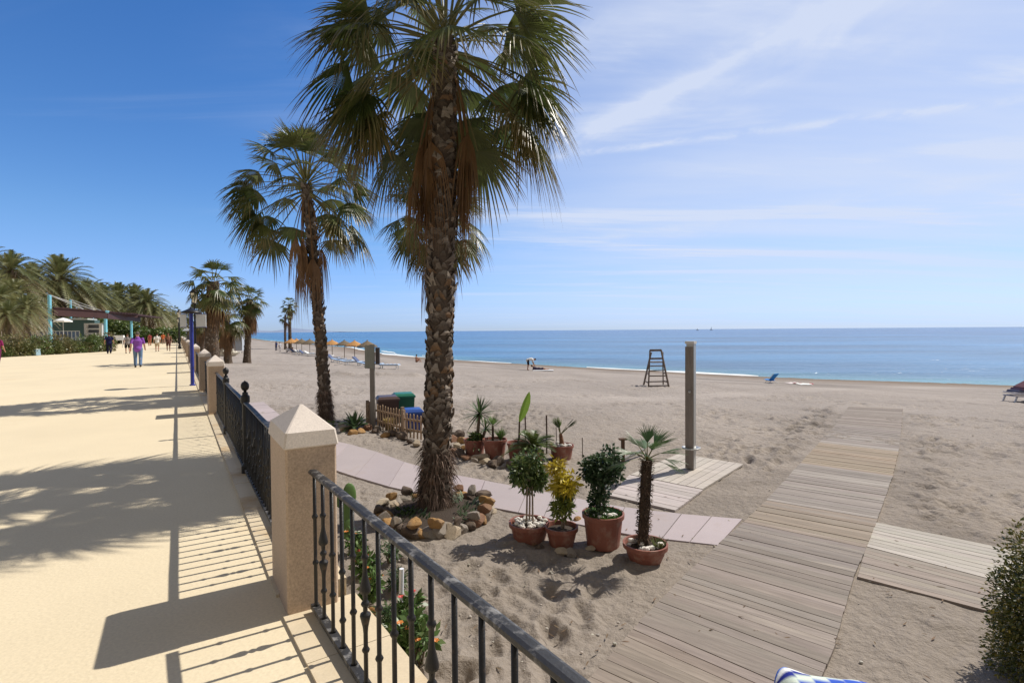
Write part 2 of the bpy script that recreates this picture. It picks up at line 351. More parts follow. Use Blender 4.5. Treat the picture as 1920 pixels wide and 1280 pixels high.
def beach_z(x, y, r):
    z = zb(x, y); d = shore_dist(x, y)
    x1, y1 = rot(x, y, .5); x2, y2 = rot(x, y, 1.3); x3, y3 = rot(x, y, 2.2)
    amp = np.clip((d - 6) / 16, 0.25, 1.0)
    patch = np.clip(vnoise(x / 2.3 + 9, y / 2.3 + 4) * 1.9 - 0.35, 0.25, 1.15)
    n = (vnoise(x1 / .55 + 50, y1 / .55 + 50) - .5) * .040 + (vnoise(x2 / .21 + 20, y2 / .21) - .5) * .022
    n += (vnoise(x3 / 1.9, y3 / 1.9 + 70) - .5) * .05 + (vnoise(x3 / 7, y3 / 7) - .5) * .06
    fp = dents(x, y, .40, 3) * .050 + dents(x3, y3, .17, 41, .7) * .016 + dents(x1, y1, .27, 11, .6) * .032 + dents(x2, y2, .85, 29, .6) * .05 * np.clip((r - 9) / 10, 0, 1)
    near = np.clip(1 - (r - 18) / 30, 0.35, 1)
    boost = np.zeros_like(x)
    for L, w in ((trk, .8), (trk2, .7)):
        for a, b in zip(L[:-1], L[1:]): boost = np.maximum(boost, np.exp(-(seg_d(x, y, (a.x, a.y), (b.x, b.y)) / w) ** 2))
    pm = np.ones_like(x)
    for a, b in zip(MC[:-1], MC[1:]): pm = np.minimum(pm, np.clip((seg_d(x, y, a, b) - .55) / .5, 0.32, 1))
    for a, b in zip(BC[:-1], BC[1:]): pm = np.minimum(pm, np.clip((seg_d(x, y, a, b) - .75) / .5, 0.32, 1))
    for c in DC: pm = np.minimum(pm, np.clip((np.hypot(x - c[0], y - c[1]) - .9) / .5, 0.32, 1))
    tk = np.zeros_like(x)
    for a, b in zip(TK[:-1], TK[1:]): tk = np.maximum(tk, np.exp(-(seg_d(x, y, a, b) / 1.1) ** 4))
    fp = fp * (1 - .8 * tk) * 1.35
    z = z + pm * (amp * n + amp * patch * fp * (1 + 1.2 * boost)) - .002
    # heaps of raked sand by the loungers
    z += np.exp(-(seg_d(x, y, HP[0], HP[1]) / .6) ** 2) * vnoise(x * 1.1, y * 1.1) * .45
    # colour: dry sand, darker moist sand by the water
    base = np.array([0.300, 0.256, 0.216]); dry = np.array([0.345, 0.305, 0.278]); wet = np.array([0.20, 0.155, 0.12])
    t = np.clip(vnoise(x1 / 3.1, y1 / 3.1) * 1.3 - .1, 0, 1)[:, None]; near_t = np.clip((r - 7) / 16, 0, 1)[:, None]
    c = base * (1 - near_t) + dry * near_t; c = c * (0.90 + .14 * t)
    st = np.clip(vnoise(x2 / 6 + 3, y2 / 1.0) - .55, 0, 1)[:, None]; c = c * (1 - .25 * st)
    bt = boost[:, None]; c = c * (1 - .30 * bt * (vnoise(x / .5, y / .5)[:, None]))
    wt = np.clip(1.15 - d / (5 + 4 * vnoise(x / 6, y / 6)), 0, 1)[:, None]; c = c * (1 - wt) + wet * wt
    wk = (np.clip(vnoise(x / 5 + 31, d / 1.6 + 7) * 2 - 1.15, 0, 1) * np.clip(1 - np.abs(d - 9) / 9, 0, 1))[:, None]
    c = c * (1 - .5 * wk); c = c * (1 + .10 * tk[:, None])
    return z, c
MC = [tuple(PB(x_, y_).xy) for x_, y_ in ((600, 842), (650, 862), (760, 895), (880, 920), (1000, 945), (1120, 968), (1250, 988), (1370, 1000))]
BC = [tuple(PB(x_, y_).xy) for x_, y_ in ((1642, 765), (1612, 842), (1540, 960), (1510, 1005), (1410, 1162), (1250, 1400))]
DC = [tuple(PB(x_, y_).xy) for x_, y_ in ((1290, 885), (1230, 925), (1720, 1040), (1850, 1080), (1225, 905), (815, 960))]
TK = [tuple(PB(x_, y_).xy) for x_, y_ in ((700, 742), (860, 748), (1100, 752), (1330, 742), (1560, 728), (1800, 726))]
HP = [tuple(PB(640, 702).xy), tuple(PB(790, 706).xy)]
M_sand = mat('beach_sand', rough=0.95, var=0.07, vscale=0.8, var2=0.20, vscale2=22, bump=1.0, bscale=9, bdist=0.06, spec=0.1, bdetail=12)
polar_mesh('beach_sand', np.concatenate([np.geomspace(1.2, 60, 640), np.geomspace(60.8, 2600, 90)]), np.linspace(R(-62), R(72), 620), beach_z, M_sand)

# ------------------------------------------------------------------ SEA
def sea_mat():
    m = bpy.data.materials.new('sea_water'); m.use_nodes = True; t = m.node_tree; b = t.nodes['Principled BSDF']
    at = nd(t, 'ShaderNodeAttribute', attribute_name='Col')
    co = nd(t, 'ShaderNodeNewGeometry').outputs['Position']
    def nz(sc, rotz, scale, det):
        mp = nd(t, 'ShaderNodeMapping'); mp.inputs['Scale'].default_value = sc; mp.inputs['Rotation'].default_value = (0, 0, rotz); t.links.new(co, mp.inputs[0])
        n = nd(t, 'ShaderNodeTexNoise'); n.inputs['Scale'].default_value = scale; n.inputs['Detail'].default_value = det; n.inputs['Roughness'].default_value = .6
        t.links.new(mp.outputs[0], n.inputs['Vector']); return n.outputs['Fac']
    a = nz((.35, 1.0, 1), R(20), .55, 5); c = nz((.3, 1, 1), R(10), .045, 6); e = nz((.25, 1, 1), R(12), .012, 4)
    h = mth(t, 'ADD', mth(t, 'MULTIPLY', a, .55), mth(t, 'MULTIPLY', c, 2.2))
    bn = nd(t, 'ShaderNodeBump'); bn.inputs['Strength'].default_value = 1.0; bn.inputs['Distance'].default_value = .75
    t.links.new(h, bn.inputs['Height']); t.links.new(bn.outputs[0], b.inputs['Normal'])
    f = mth(t, 'MULTIPLY_ADD', mth(t, 'ADD', c, e), 2.4, -1.4)
    vm = nd(t, 'ShaderNodeVectorMath', operation='SCALE'); t.links.new(at.outputs['Color'], vm.inputs[0]); t.links.new(f, vm.inputs['Scale'])
    t.links.new(vm.outputs[0], b.inputs['Base Color']); b.inputs['Roughness'].default_value = .22; b.inputs['IOR'].default_value = 1.33
    b.inputs['Specular IOR Level'].default_value = .5
    return m
def sea_z(x, y, r):
    d = -shore_dist(x, y); t = np.clip(d / 9, 0, 1)[:, None]; t2 = np.clip((d - 10) / 500, 0, 1)[:, None] ** .6
    shal = np.array([.11, .28, .30]); mid = np.array([.045, .155, .29]); deep = np.array([.022, .105, .26])
    c = shal * (1 - t) + mid * t; c = c * (1 - t2) + deep * t2
    return np.full(x.shape, SEA) , c
polar_mesh('sea', np.concatenate([np.geomspace(20, 1500, 130), np.geomspace(1600, 45000, 16)]), np.linspace(R(-56), R(75), 200), sea_z, sea_mat())

# surf along the waterline, heavier where the waves break
mb = MB(); pts = []
for i in range(1, len(SH) - 2):
    a, b = Vector(SH[i]), Vector(SH[i + 1]); n = max(2, int((b - a).length / 1.2))
    if a.length > 500: continue
    for k in range(n): pts.append(a.lerp(b, k / n))
def surf_row(off, wid, seed, thr):
    prev = None
    for i, p in enumerate(pts):
        q = pts[min(i + 1, len(pts) - 1)] - pts[max(0, i - 1)]; nn = Vector((-q.y, q.x)).normalized()
        v = mnoise.noise(Vector((p.x * .09, p.y * .09, seed))) + .35 * mnoise.noise(Vector((p.x * .5, p.y * .5, seed + 5)))
        h = 1.0 if (-45 < p.x < -16) else (0.55 if 8 < p.x < 21 else 0.15)
        w = max(0, v + h - thr) * wid
        o = off + .8 * mnoise.noise(Vector((p.x * .15, p.y * .15, seed + 9)))
        a = p + nn * (o - w / 2); b = p + nn * (o + w / 2); m_ = p + nn * o
        cur = None
        if w > .03:
            cur = (mb.vert((a.x, a.y, SEA + .02)), mb.vert((m_.x, m_.y, SEA + .05 + .10 * w)), mb.vert((b.x, b.y, SEA + .02)))
            if prev: mb.f += [(prev[0], prev[1], cur[1], cur[0]), (prev[1], prev[2], cur[2], cur[1])]
        prev = cur
surf_row(.1, 1.1, 1.0, .25); surf_row(2.6, 1.6, 4.0, .75)
tag(mb.build('surf_foam', mat('foam', (0.80, 0.83, 0.84), rough=.6, var=.1, vscale=.8), smooth=True), 'thin white line of surf foam along the waterline', 'foam', kind='stuff')

# far coast
mb = MB(); prev = None
for i in range(90):
    px = 380 + i * 2.6; d = 7500
    h = (6.2 * (.5 + .5 * math.sin(i * .11 + 1.4)) + 2.5 * mnoise.noise(Vector((i * .22, 0, 0))) + 2.5) * max(0, min(1, (92 - i) / 40)) * 7.5
    p = PD(px, 620, d); q = mb.vert((p.x, d, SEA - 2)); s_ = mb.vert((p.x, d + 600, SEA + max(4, h))); e_ = mb.vert((p.x, d + 2500, SEA - 2))
    if prev: mb.f += [(prev[0], q, s_, prev[1]), (prev[1], s_, e_, prev[2])]
    prev = (q, s_, e_)
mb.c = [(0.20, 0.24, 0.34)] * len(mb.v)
tag(mb.build('hills', mat('far_hills', (0.21, 0.27, 0.40), rough=1, var=.1, vscale=.002), smooth=True), kind='structure')  # distance haze is put into the blue-grey base colour

# ------------------------------------------------------------------ PROMENADE, KERB, RETAINING WALL
C0 = Vector((-1.398, 3.517)); FD = Vector((-.532, .847)).normalized(); FN = Vector((FD.y, -FD.x))   # FN points to the beach
N0 = Vector((-1.195, 3.19)); ND = Vector((.571, -.821)).normalized(); NN = Vector((-ND.y, ND.x))    # near fence, to the camera
if NN.dot(FN) < 0: NN = -NN
def fp(t, off=0, z=0): q = C0 + FD * t + FN * off; return Vector((q.x, q.y, z))
def npt(t, off=0, z=0): q = N0 + ND * t + NN * off; return Vector((q.x, q.y, z))
edge = [npt(7), npt(-.1), fp(60), fp(200), fp(900)]
mb = MB()
M_prom = mat('promenade_sand', (0.68, 0.58, 0.41), rough=.95, var=.09, vscale=.45, var2=.13, vscale2=55, bump=.25, bscale=30, bdist=.012, spec=.1, dark=(0.52, 0.33, 0.15), dscale=.55, dlo=.60, dhi=.95)
mb.poly([npt(7, .1), npt(.05, .1), fp(.2, .1), fp(900, .1), (-2500, 900, 0), (-2500, -8, 0)])
tag(mb.build('promenade', M_prom), kind='structure')
mb = MB()
def kerb_run(f, t0, t1, a, b, n):
    for i in range(n):
        s0 = t0 + (t1 - t0) * i / n; s1 = t0 + (t1 - t0) * (i + 1) / n; g = .004 if s1 > s0 else -.004
        q = [f(s0 + g, a), f(s1 - g, a), f(s1 - g, b), f(s0 + g, b)]
        if s1 < s0: q.reverse()
        mb.prism(q[::-1] if (q[1] - q[0]).cross(q[2] - q[1]).z < 0 else q, -.3, .018 + .002 * (i % 2), jit((0.58, 0.49, 0.35), .06))
kerb_run(npt, -.13, 6.5, -.17, .28, 11)
kerb_run(fp, .0, 60, -.17, .28, 60); kerb_run(fp, 60, 400, -.17, .28, 20)
tag(mb.build('kerb', M_kerb), kind='structure')
mb = MB()
for f, t0, t1 in ((npt, 7, -.1), (fp, -.05, 60), (fp, 60, 400)):
    a, b = f(t0, .26), f(t1, .26); 
    mb.f.append((mb.vert((a.x, a.y, -2.2)), mb.vert((b.x, b.y, -2.2)), mb.vert((b.x, b.y, -.02)), mb.vert((a.x, a.y, -.02))))
    a, b = f(t0, .2), f(t1, .2)
    mb.f.append((mb.vert((b.x, b.y, -2.2)), mb.vert((a.x, a.y, -2.2)), mb.vert((a.x, a.y, -.02)), mb.vert((b.x, b.y, -.02))))
tag(mb.build('retaining_wall', M_kerb), 'low cream retaining wall between promenade and beach', 'wall')

# ------------------------------------------------------------------ PILLARS
ga = math.atan2(FD.y, FD.x)
def make_pillar(label, loc, group=None, w=.30, d=.62):
    t = thing('stone_pillar', label, 'pillar', loc, ga, group)
    m = MB(); hh = 1.00; r = .012
    # shaft with small chamfers (local x along the fence)
    def ring(hx, hy, z, ch=.012):
        return [m.vert(p) for p in ((-hx + ch, -hy, z), (hx - ch, -hy, z), (hx, -hy + ch, z), (hx, hy - ch, z), (hx - ch, hy, z), (-hx + ch, hy, z), (-hx, hy - ch, z), (-hx, -hy + ch, z))]
    def loft(rs):
        for a, b in zip(rs[:-1], rs[1:]):
            for k in range(8): m.f.append((a[k], a[(k + 1) % 8], b[(k + 1) % 8], b[k]))
        m.f.append(tuple(reversed(rs[0]))); m.f.append(tuple(rs[-1]))
    loft([ring(d / 2, w / 2, -.02), ring(d / 2, w / 2, hh)]); m.build('shaft', M_granite, t)
    m = MB()
    def ring(hx, hy, z, ch=.01):
        ch = min(ch, hx * .4, hy * .4)
        return [m.vert(p) for p in ((-hx + ch, -hy, z), (hx - ch, -hy, z), (hx, -hy + ch, z), (hx, hy - ch, z), (hx - ch, hy, z), (-hx + ch, hy, z), (-hx, hy - ch, z), (-hx, -hy + ch, z))]
    loft([ring(d / 2 + .004, w / 2 + .004, hh - .002), ring(d / 2 + .012, w / 2 + .012, hh + .006), ring(d / 2 - .002, w / 2 - .002, hh + .095, .012), ring(.012, .010, 1.225, .004)])
    m.build('cap', mat('granite_cap', (0.60, 0.53, 0.465), rough=.75, var=.08, vscale=4, var2=.25, vscale2=110, bump=.2, bscale=90, bdist=.003) if 'granite_cap' not in MATS else MATS['granite_cap'], t)
    return t
pil = make_pillar('nearest granite pillar with pyramid cap where the two railings meet', fp(0, 0, .018))
ORD = ['first', 'second', 'third', 'fourth', 'fifth', 'sixth', 'seventh', 'eighth', 'ninth', 'tenth', 'eleventh', 'twelfth', 'thirteenth', 'fourteenth', 'fifteenth', 'sixteenth', 'seventeenth', 'eighteenth', 'nineteenth', 'twentieth', 'twenty first', 'twenty second', 'twenty third', 'twenty fourth', 'twenty fifth', 'twenty sixth', 'twenty seventh', 'twenty eighth', 'twenty ninth', 'thirtieth'] + ['farther'] * 20
ORD0 = ['', '', 'fourth', 'fifth', 'sixth', 'seventh', 'eighth', 'ninth', 'tenth', 'eleventh', 'twelfth', 'thirteenth']
spots = [9.35, 14.6, 23.6, 32.6, 41.6, 50.6, 59.6, 68.6, 77.6, 95, 113, 131]
for i, s_ in enumerate(spots):
    lab = {0: 'second granite pillar along the promenade, at the end of the near fence bays',
           1: 'third granite pillar, next to the blue sign pole'}.get(i, 'distant granite pillar down the promenade fence, ' + ORD0[i] + ' from the camera')
    c = copy_tree(pil, fp(s_, 0, .018), ga, lab)
    if i > 1: c['group'] = 'distant promenade pillars'

# ------------------------------------------------------------------ RAILINGS
def bal_profile(kind, z0=.05, z1=.845):
    L = z1 - z0; P_ = lambda t: z1 - L * t
    def knob(t, r=.019, h=.016): return [(.0105, P_(t) - h), (r * .8, P_(t) - h * .55), (r, P_(t)), (r * .8, P_(t) + h * .55), (.0105, P_(t) + h)]
    pr = [(.0105, z0)]
    if kind == 'cone':
        pr = [(.017, z0), (.0105, z0 + .012)]
        pr += knob(.80) + [(.0105, P_(.70)), (.013, P_(.665)), (.022, P_(.615)), (.026, P_(.595)), (.024, P_(.583)), (.011, P_(.575)), (.011, P_(.555))]
        pr += knob(.525, .021) + [(.011, P_(.49)), (.012, P_(.47)), (.026, P_(.455)), (.027, P_(.44)), (.021, P_(.405)), (.013, P_(.36)), (.0105, P_(.33))] + knob(.25)
    elif kind == 'high': pr = [(.017, z0), (.0105, z0 + .012)] + knob(.67) + knob(.32)
    elif kind == 'low': pr = [(.017, z0), (.0105, z0 + .012)] + knob(.82) + knob(.5)
    else: pr = [(.017, z0), (.0105, z0 + .012)] + knob(.74) + knob(.46)
    pr.append((.0105, z1)); return pr
bal_mesh = {}
for kd in ('cone', 'high', 'low', 'mid'):
    m = MB(); m.lathe(bal_profile(kd), 12); o = m.build('baluster', M_iron, smooth=True); bal_mesh[kd] = o.data; bpy.data.objects.remove(o)
seq = ['high', 'cone', 'mid', 'low']
def railing(label, f, t0, t1, step=.125, simple=False, group=None, first=0):
    a, b = f(t0), f(t1); d = (b - a); L = d.length; rz = math.atan2(d.y, d.x)
    t = thing('railing', label, 'railing', (a.x, a.y, .02), rz, group)
    m = MB(); n = int(L / .5) + 2
    prof = [(-.026, -.004), (-.021, -.012), (.021, -.012), (.026, -.004), (.024, .008), (.012, .013), (-.012, .013), (-.024, .008)]
    rings = [[m.vert((L * i / (n - 1), y + .0015 * math.sin(i * 2.1), .855 + z + .0015 * math.sin(i * 1.3))) for y, z in prof] for i in range(n)]
    for p, q in zip(rings[:-1], rings[1:]):
        for k in range(8): m.f.append((p[k], p[(k + 1) % 8], q[(k + 1) % 8], q[k]))
    m.f.append(tuple(reversed(rings[0]))); m.f.append(tuple(rings[-1]))
    m.build('top_rail', M_ironw, t)
    m = MB(); m.box((L / 2, 0, .035), (L, .045, .03)); m.build('bottom_rail', M_ironw, t)
    nb = int(L / step); off = (L - (nb - 1) * step) / 2 if first == 0 else first
    if simple:
        m = MB()
        for i in range(nb): m.tube([(off + i * step, 0, .05), (off + i * step, 0, .845)], .012, 4)
        m.build('balusters', M_iron, t)
    else:
        for i in range(nb):
            if off + i * step > L: break
            o = bpy.data.objects.new('baluster', bal_mesh[seq[i % 4]]); COL.objects.link(o); o.parent = t; o.location = (off + i * step, 0, 0)
            o.rotation_euler = (0, 0, rnd.uniform(0, 1))
    return t
railing('black iron railing nearest the camera with worn top rail, in front of the first pillar', npt, -.04, 4.4, .1745, first=.04)
hp = .30
railing('black railing bay between the nearest pillar and the first ball-topped post', fp, hp, 3.42)
railing('middle black railing bay between the two ball-topped posts', fp, 3.50, 6.42)
railing('black railing bay from the farther ball-topped post to the second pillar', fp, 6.50, 9.05)
railing('short black railing bay between the second and third pillars', fp, 9.66, 14.3)
for i in range(1, len(spots) - 1):
    railing(f'distant black railing bay, {ORD[i - 1]} beyond the third granite pillar', fp, spots[i] + .31, spots[i + 1] - .31, .2, simple=True, group='distant railing bays')
for s_, lab in ((3.46, 'nearer black iron fence post topped with a ball'), (6.46, 'farther black iron fence post topped with a ball')):
    t = thing('fence_post', lab, 'post', fp(s_, 0, .018), ga)
    m = MB(); m.lathe([(.055, 0), (.055, .09), (.038, .12), (.034, .13), (.034, .84), (.052, .86), (.052, .93), (.034, .95), (.030, .98)], 12); m.build('post', M_iron, t, smooth=False)
    m = MB(); m.lathe([(.018, .98), (.018, 1.0), (.034, 1.01), (.044, 1.03), (.048, 1.055), (.044, 1.08), (.030, 1.102), (.010, 1.112), (.002, 1.125)], 14); m.build('ball_finial', M_iron, t, smooth=True)

# ------------------------------------------------------------------ LILAC PATH
def ribbon(name, left, right, zoff, material, colf, thick=.05, sub=1, gap=.006):
    m = MB()
    n = len(left)
    for i in range(n - 1):
        for k in range(sub):
            a0 = left[i].lerp(left[i + 1], k / sub); a1 = left[i].lerp(left[i + 1], (k + 1) / sub)
            b0 = right[i].lerp(right[i + 1], k / sub); b1 = right[i].lerp(right[i + 1], (k + 1) / sub)
            Lm = max((a1 - a0).length, (b1 - b0).length, 1e-3); g = min(.45, gap / Lm)
            p0 = a0.lerp(a1, g); p1 = a0.lerp(a1, 1 - g); q0 = b0.lerp(b1, g); q1 = b0.lerp(b1, 1 - g)
            c = colf(i, k); dz_ = rnd.uniform(-.003, .003)
            top = [m.vert((p.x, p.y, p.z + zoff + dz_), c) for p in (p0, q0, q1, p1)]
            bot = [m.vert((p.x, p.y, p.z + zoff - thick), c) for p in (p0, q0, q1, p1)]
            m.f.append(tuple(top)); m.f += [(bot[j], bot[(j + 1) % 4], top[(j + 1) % 4], top[j]) for j in range(4)]
    o = m.build(name, material)
    return o
def resample(pix, n):
    P_ = [PB(*p) for p in pix]; d = [0]
    for a, b in zip(P_[:-1], P_[1:]): d.append(d[-1] + (b - a).length)
    out = []
    for fr_ in (n if isinstance(n, list) else [i / (n - 1) for i in range(n)]):
        s = d[-1] * fr_; k = 0
        while k < len(d) - 2 and d[k + 1] < s: k += 1
        out.append(P_[k].lerp(P_[k + 1], (s - d[k]) / max(1e-6, d[k + 1] - d[k])))
    return out
up_px = [(600, 822), (650, 832), (700, 846), (760, 868), (830, 888), (930, 906), (1050, 930), (1150, 950), (1250, 963), (1392, 975)]
lo_px = [(570, 862), (620, 880), (690, 903), (760, 922), (830, 936), (920, 952), (1000, 968), (1080, 984), (1180, 1005), (1347, 1024)]
def lil(i, k): return jit((0.40, 0.345, 0.35), .06)
FR = [0, .12, .24, .36, .48, .58, .67, .72, .76, .80, .84, .88, .92, .96, 1.0]
o = ribbon('path', resample(up_px, FR), resample(lo_px, FR), .020, M_cream_tile, lil); tag(o, kind='structure')
# the strip that runs along the foot of the wall
A = [Vector((*fp(s_, .35).xy, 0)) for s_ in np.linspace(6.2, 18, 12)]; B = [Vector((*fp(s_, 2.0).xy, 0)) for s_ in np.linspace(7.0, 18, 12)]
for p in A + B: p.z = zb1(p.x, p.y)
o = ribbon('path', A, B, .018, M_cream_tile, lil); tag(o, kind='structure')
m = MB()
pth = resample(up_px, 17)
# ------------------------------------------------------------------ BOARDWALK
st = [((1592, 763), (1692, 767)), ((1569, 797), (1689, 808)), ((1538, 831), (1684, 848)), ((1503, 870), (1673, 894)), ((1439, 941), (1644, 976)), ((1400, 979), (1624, 1026)),
      ((1347, 1026), (1597, 1090)), ((1261, 1108), (1563, 1212)), ((1197, 1177), (1520, 1320)), ((1090, 1300), (1470, 1480)), ((900, 1540), (1380, 1850))]
Ls = [PB(*a) for a, b in st]; Rs = [PB(*b) for a, b in st]
wood_tones = [(0.245, 0.205, 0.18), (0.27, 0.235, 0.215), (0.225, 0.195, 0.178), (0.30, 0.27, 0.255), (0.26, 0.225, 0.20)]
panel = {0: (0.38, 0.31, 0.22), 1: (0.27, 0.235, 0.215), 2: (0.36, 0.33, 0.31), 3: (0.38, 0.275, 0.155), 4: (0.33, 0.30, 0.285), 5: (0.35, 0.265, 0.19), 6: (0.275, 0.24, 0.215)}
def bw(i, pos):
    s = stn[i]
    return s
cum = [0]
for i in range(len(Ls) - 1): cum.append(cum[-1] + ((Ls[i] + Rs[i]) / 2 - (Ls[i + 1] + Rs[i + 1]) / 2).length)
tot_len = cum[-1]; npl = int(tot_len / .118)
m = MB(); gold = None
for k in range(npl):
    def at(s):
        j = 0
        while j < len(cum) - 2 and cum[j + 1] < s: j += 1
        u = (s - cum[j]) / (cum[j + 1] - cum[j]); return Ls[j].lerp(Ls[j + 1], u), Rs[j].lerp(Rs[j + 1], u), j
    s0 = tot_len * k / npl; s1 = tot_len * (k + 1) / npl
    a0, b0, j = at(s0 + .003); a1, b1, _ = at(s1 - .003)
    prow = k // 9; rr = random.Random(prow * 5 + 2)
    sty = {0: (0.37, 0.31, 0.235), 3: (0.40, 0.30, 0.185), 6: (0.345, 0.265, 0.195), 8: (0.36, 0.285, 0.22)}
    tone = {0: (0.33, 0.285, 0.25), 1: (0.34, 0.315, 0.295), 2: (0.43, 0.325, 0.19), 3: (0.34, 0.31, 0.29), 4: (0.37, 0.29, 0.20), 5: (0.29, 0.26, 0.24), 6: (0.27, 0.235, 0.205), 7: (0.26, 0.222, 0.19)}.get(j, (0.285, 0.225, 0.17)); tone = (0.40, 0.33, 0.24) if k < 2 else tone
    c = jit(mix(tone, (0.245, 0.208, 0.184), .70), .10, rnd)
    if rnd.random() < .08: c = mix(c, (0.38, 0.345, 0.31), .45)
    if rnd.random() < .08: c = mix(c, (0.15, 0.12, 0.10), .35)
    ex = rnd.uniform(-.004, .004); dv = (b0 - a0).normalized(); z_ = .036 + rnd.uniform(-.004, .004)
    q = [a0 - dv * (.01 + ex), b0 + dv * (.01 - ex), b1 + dv * (.01 - ex), a1 - dv * (.01 + ex)]
    c2 = jit(c, .06)
    top = [m.vert((p.x, p.y, p.z + z_), cc) for p, cc in zip(q, (c, c2, c2, c))]; bot = [m.vert((p.x, p.y, p.z + z_ - .03), c) for p in q]
    m.f.append(tuple(reversed(top))); m.f += [(bot[(x + 1) % 4], bot[x], top[x], top[(x + 1) % 4]) for x in range(4)]
tag(m.build('boardwalk', M_wood), kind='structure')
m = MB()
for off in (.04, .5, .96):
    for i in range(len(Ls) - 1):
        a = Ls[i].lerp(Rs[i], off); b = Ls[i + 1].lerp(Rs[i + 1], off); m.bar(a + Vector((0, 0, -.018)), b + Vector((0, 0, -.018)), .06, .04, (0.14, 0.11, 0.09))
tag(m.build('boardwalk_joists', M_wood), kind='structure')

def plank_deck(name, quad, n, along, colf, zoff=.030, label=None):
    """quad: four pixels a,b,c,d; planks run a->b, stacked towards d->c"""
    a, b, c, d = [PB(*p) for p in quad]; m = MB()
    for k in range(n):
        u0 = k / n + .035 / n; u1 = (k + 1) / n - .035 / n
        q = [a.lerp(d, u0), b.lerp(c, u0), b.lerp(c, u1), a.lerp(d, u1)]
        cc = colf(k); z_ = zoff + rnd.uniform(-.002, .002)
        if (q[1] - q[0]).cross(q[2] - q[1]).z < 0: q.reverse()
        top = [m.vert((p.x, p.y, p.z + z_), cc) for p in q]; bot = [m.vert((p.x, p.y, p.z + z_ - .03), cc) for p in q]
        m.f.append(tuple(top)); m.f += [(bot[x], bot[(x + 1) % 4], top[(x + 1) % 4], top[x]) for x in range(4)]
    o = m.build(name, M_wood)
    m2 = MB(); q = [a.lerp(c, .01), b.lerp(d, .01), c.lerp(a, .01), d.lerp(b, .01)]
    return tag(o, kind='structure')
plank_deck('wooden_deck', [(1640, 982), (2000, 1056), (2000, 1128), (1624, 1028)], 9, 0, lambda k: jit((0.42, 0.385, 0.34), .08))
plank_deck('wooden_deck', [(1624, 1029), (2000, 1129), (2000, 1190), (1608, 1086)], 9, 0, lambda k: jit((0.28, 0.24, 0.205), .12))
plank_deck('wooden_deck', [(1274, 852), (1182, 892), (1318, 920), (1394, 873)], 9, 0, lambda k: jit((0.45, 0.405, 0.36), .07), .032)
plank_deck('wooden_deck', [(1180, 893), (1318, 921), (1266, 960), (1143, 932)], 8, 0, lambda k: jit((0.44, 0.39, 0.37), .07), .030)

# ------------------------------------------------------------------ FAN PALMS
G1 = (0.060, 0.092, 0.022); G2 = (0.125, 0.145, 0.040); BR = (0.24, 0.135, 0.062); BR2 = (0.115, 0.065, 0.038); STRAW = (0.36, 0.27, 0.14)
def frond(m, base, az, el, pet, Rb, nseg, spread, brown, r, droop=.5, sag=.15, colr=None, petr=.014, tipb=.85):
    d = Vector((math.cos(el) * math.cos(az), math.cos(el) * math.sin(az), math.sin(el)))
    pts = []; np_ = 6
    for i in range(np_):
        t = i / (np_ - 1); pts.append(Vector(base) + d * (pet * t) - Vector((0, 0, sag * pet * t * t)))
    pc = mix((0.16, 0.17, 0.05), BR, min(1, brown * 1.1 + .15))
    if petr > 0: m.tube(pts, [petr * (1.5 - .8 * i / (np_ - 1)) for i in range(np_)], 5 if nseg > 24 else 4, pc, cap=False, ell=.6)
    T = (pts[-1] - pts[-2]).normalized(); Z = Vector((0, 0, 1))
    S = T.cross(Z); S = S.normalized() if S.length > .05 else Vector((-math.sin(az), math.cos(az), 0))
    tw = r.uniform(-.5, .5); N = S.cross(T).normalized(); S2 = S * math.cos(tw) + N * math.sin(tw); N2 = S2.cross(T).normalized(); S, N = S2, N2
    hub = pts[-1]; gcol = colr or mix(G1, G2, r.random()); gcol = mix(gcol, BR, brown)
    fs = [0, .18, .38, .52, .68, .84, 1.0]; dphi = spread / nseg
    for i in range(nseg):
        ph = -spread / 2 + dphi * (i + .5); L = Rb * (.80 + .20 * math.cos(ph * .8)) * r.uniform(.88, 1.05)
        u = T * math.cos(ph) + S * math.sin(ph) - N * (.22 * abs(math.sin(ph)) + .05) ; u.normalize()
        w = (S * math.cos(ph) - T * math.sin(ph)).normalized(); dr = droop * r.uniform(.7, 1.4); lat = r.uniform(-.11, .11); prev = None
        if r.random() < .12: dr *= 2.0
        dr = min(dr, 1.75)
        segc = jit(gcol, .14, r); tc_ = mix(segc, mix(BR, STRAW, r.random() * .6), tipb * r.uniform(.6, 1))
        for f in fs:
            hw = (math.tan(dphi / 2) * f * L) * 1.02 if f <= .52 else math.tan(dphi / 2) * .52 * L * (1 - (f - .52) / .48) ** .75
            hw = max(hw, .0008 + (.002 if f < .1 else 0))
            g = max(0, f - .30)
            p = hub + u * (L * (f - .22 * g * dr)) - Z * (L * dr * g * g * 1.5) + w * (lat * L * max(0, f - .5))
            pl = .42 * hw * (1 if i % 2 else -1)
            c = segc if f < .6 else mix(segc, tc_, min(1, (f - .6) / .32))
            cur = (m.vert(p - w * hw - N * pl * 0, c), m.vert(p + N * (-abs(pl) * 1.0), c), m.vert(p + w * hw, c))
            if prev: m.f += [(prev[0], prev[1], cur[1], cur[0]), (prev[1], prev[2], cur[2], cur[1])]
            prev = cur
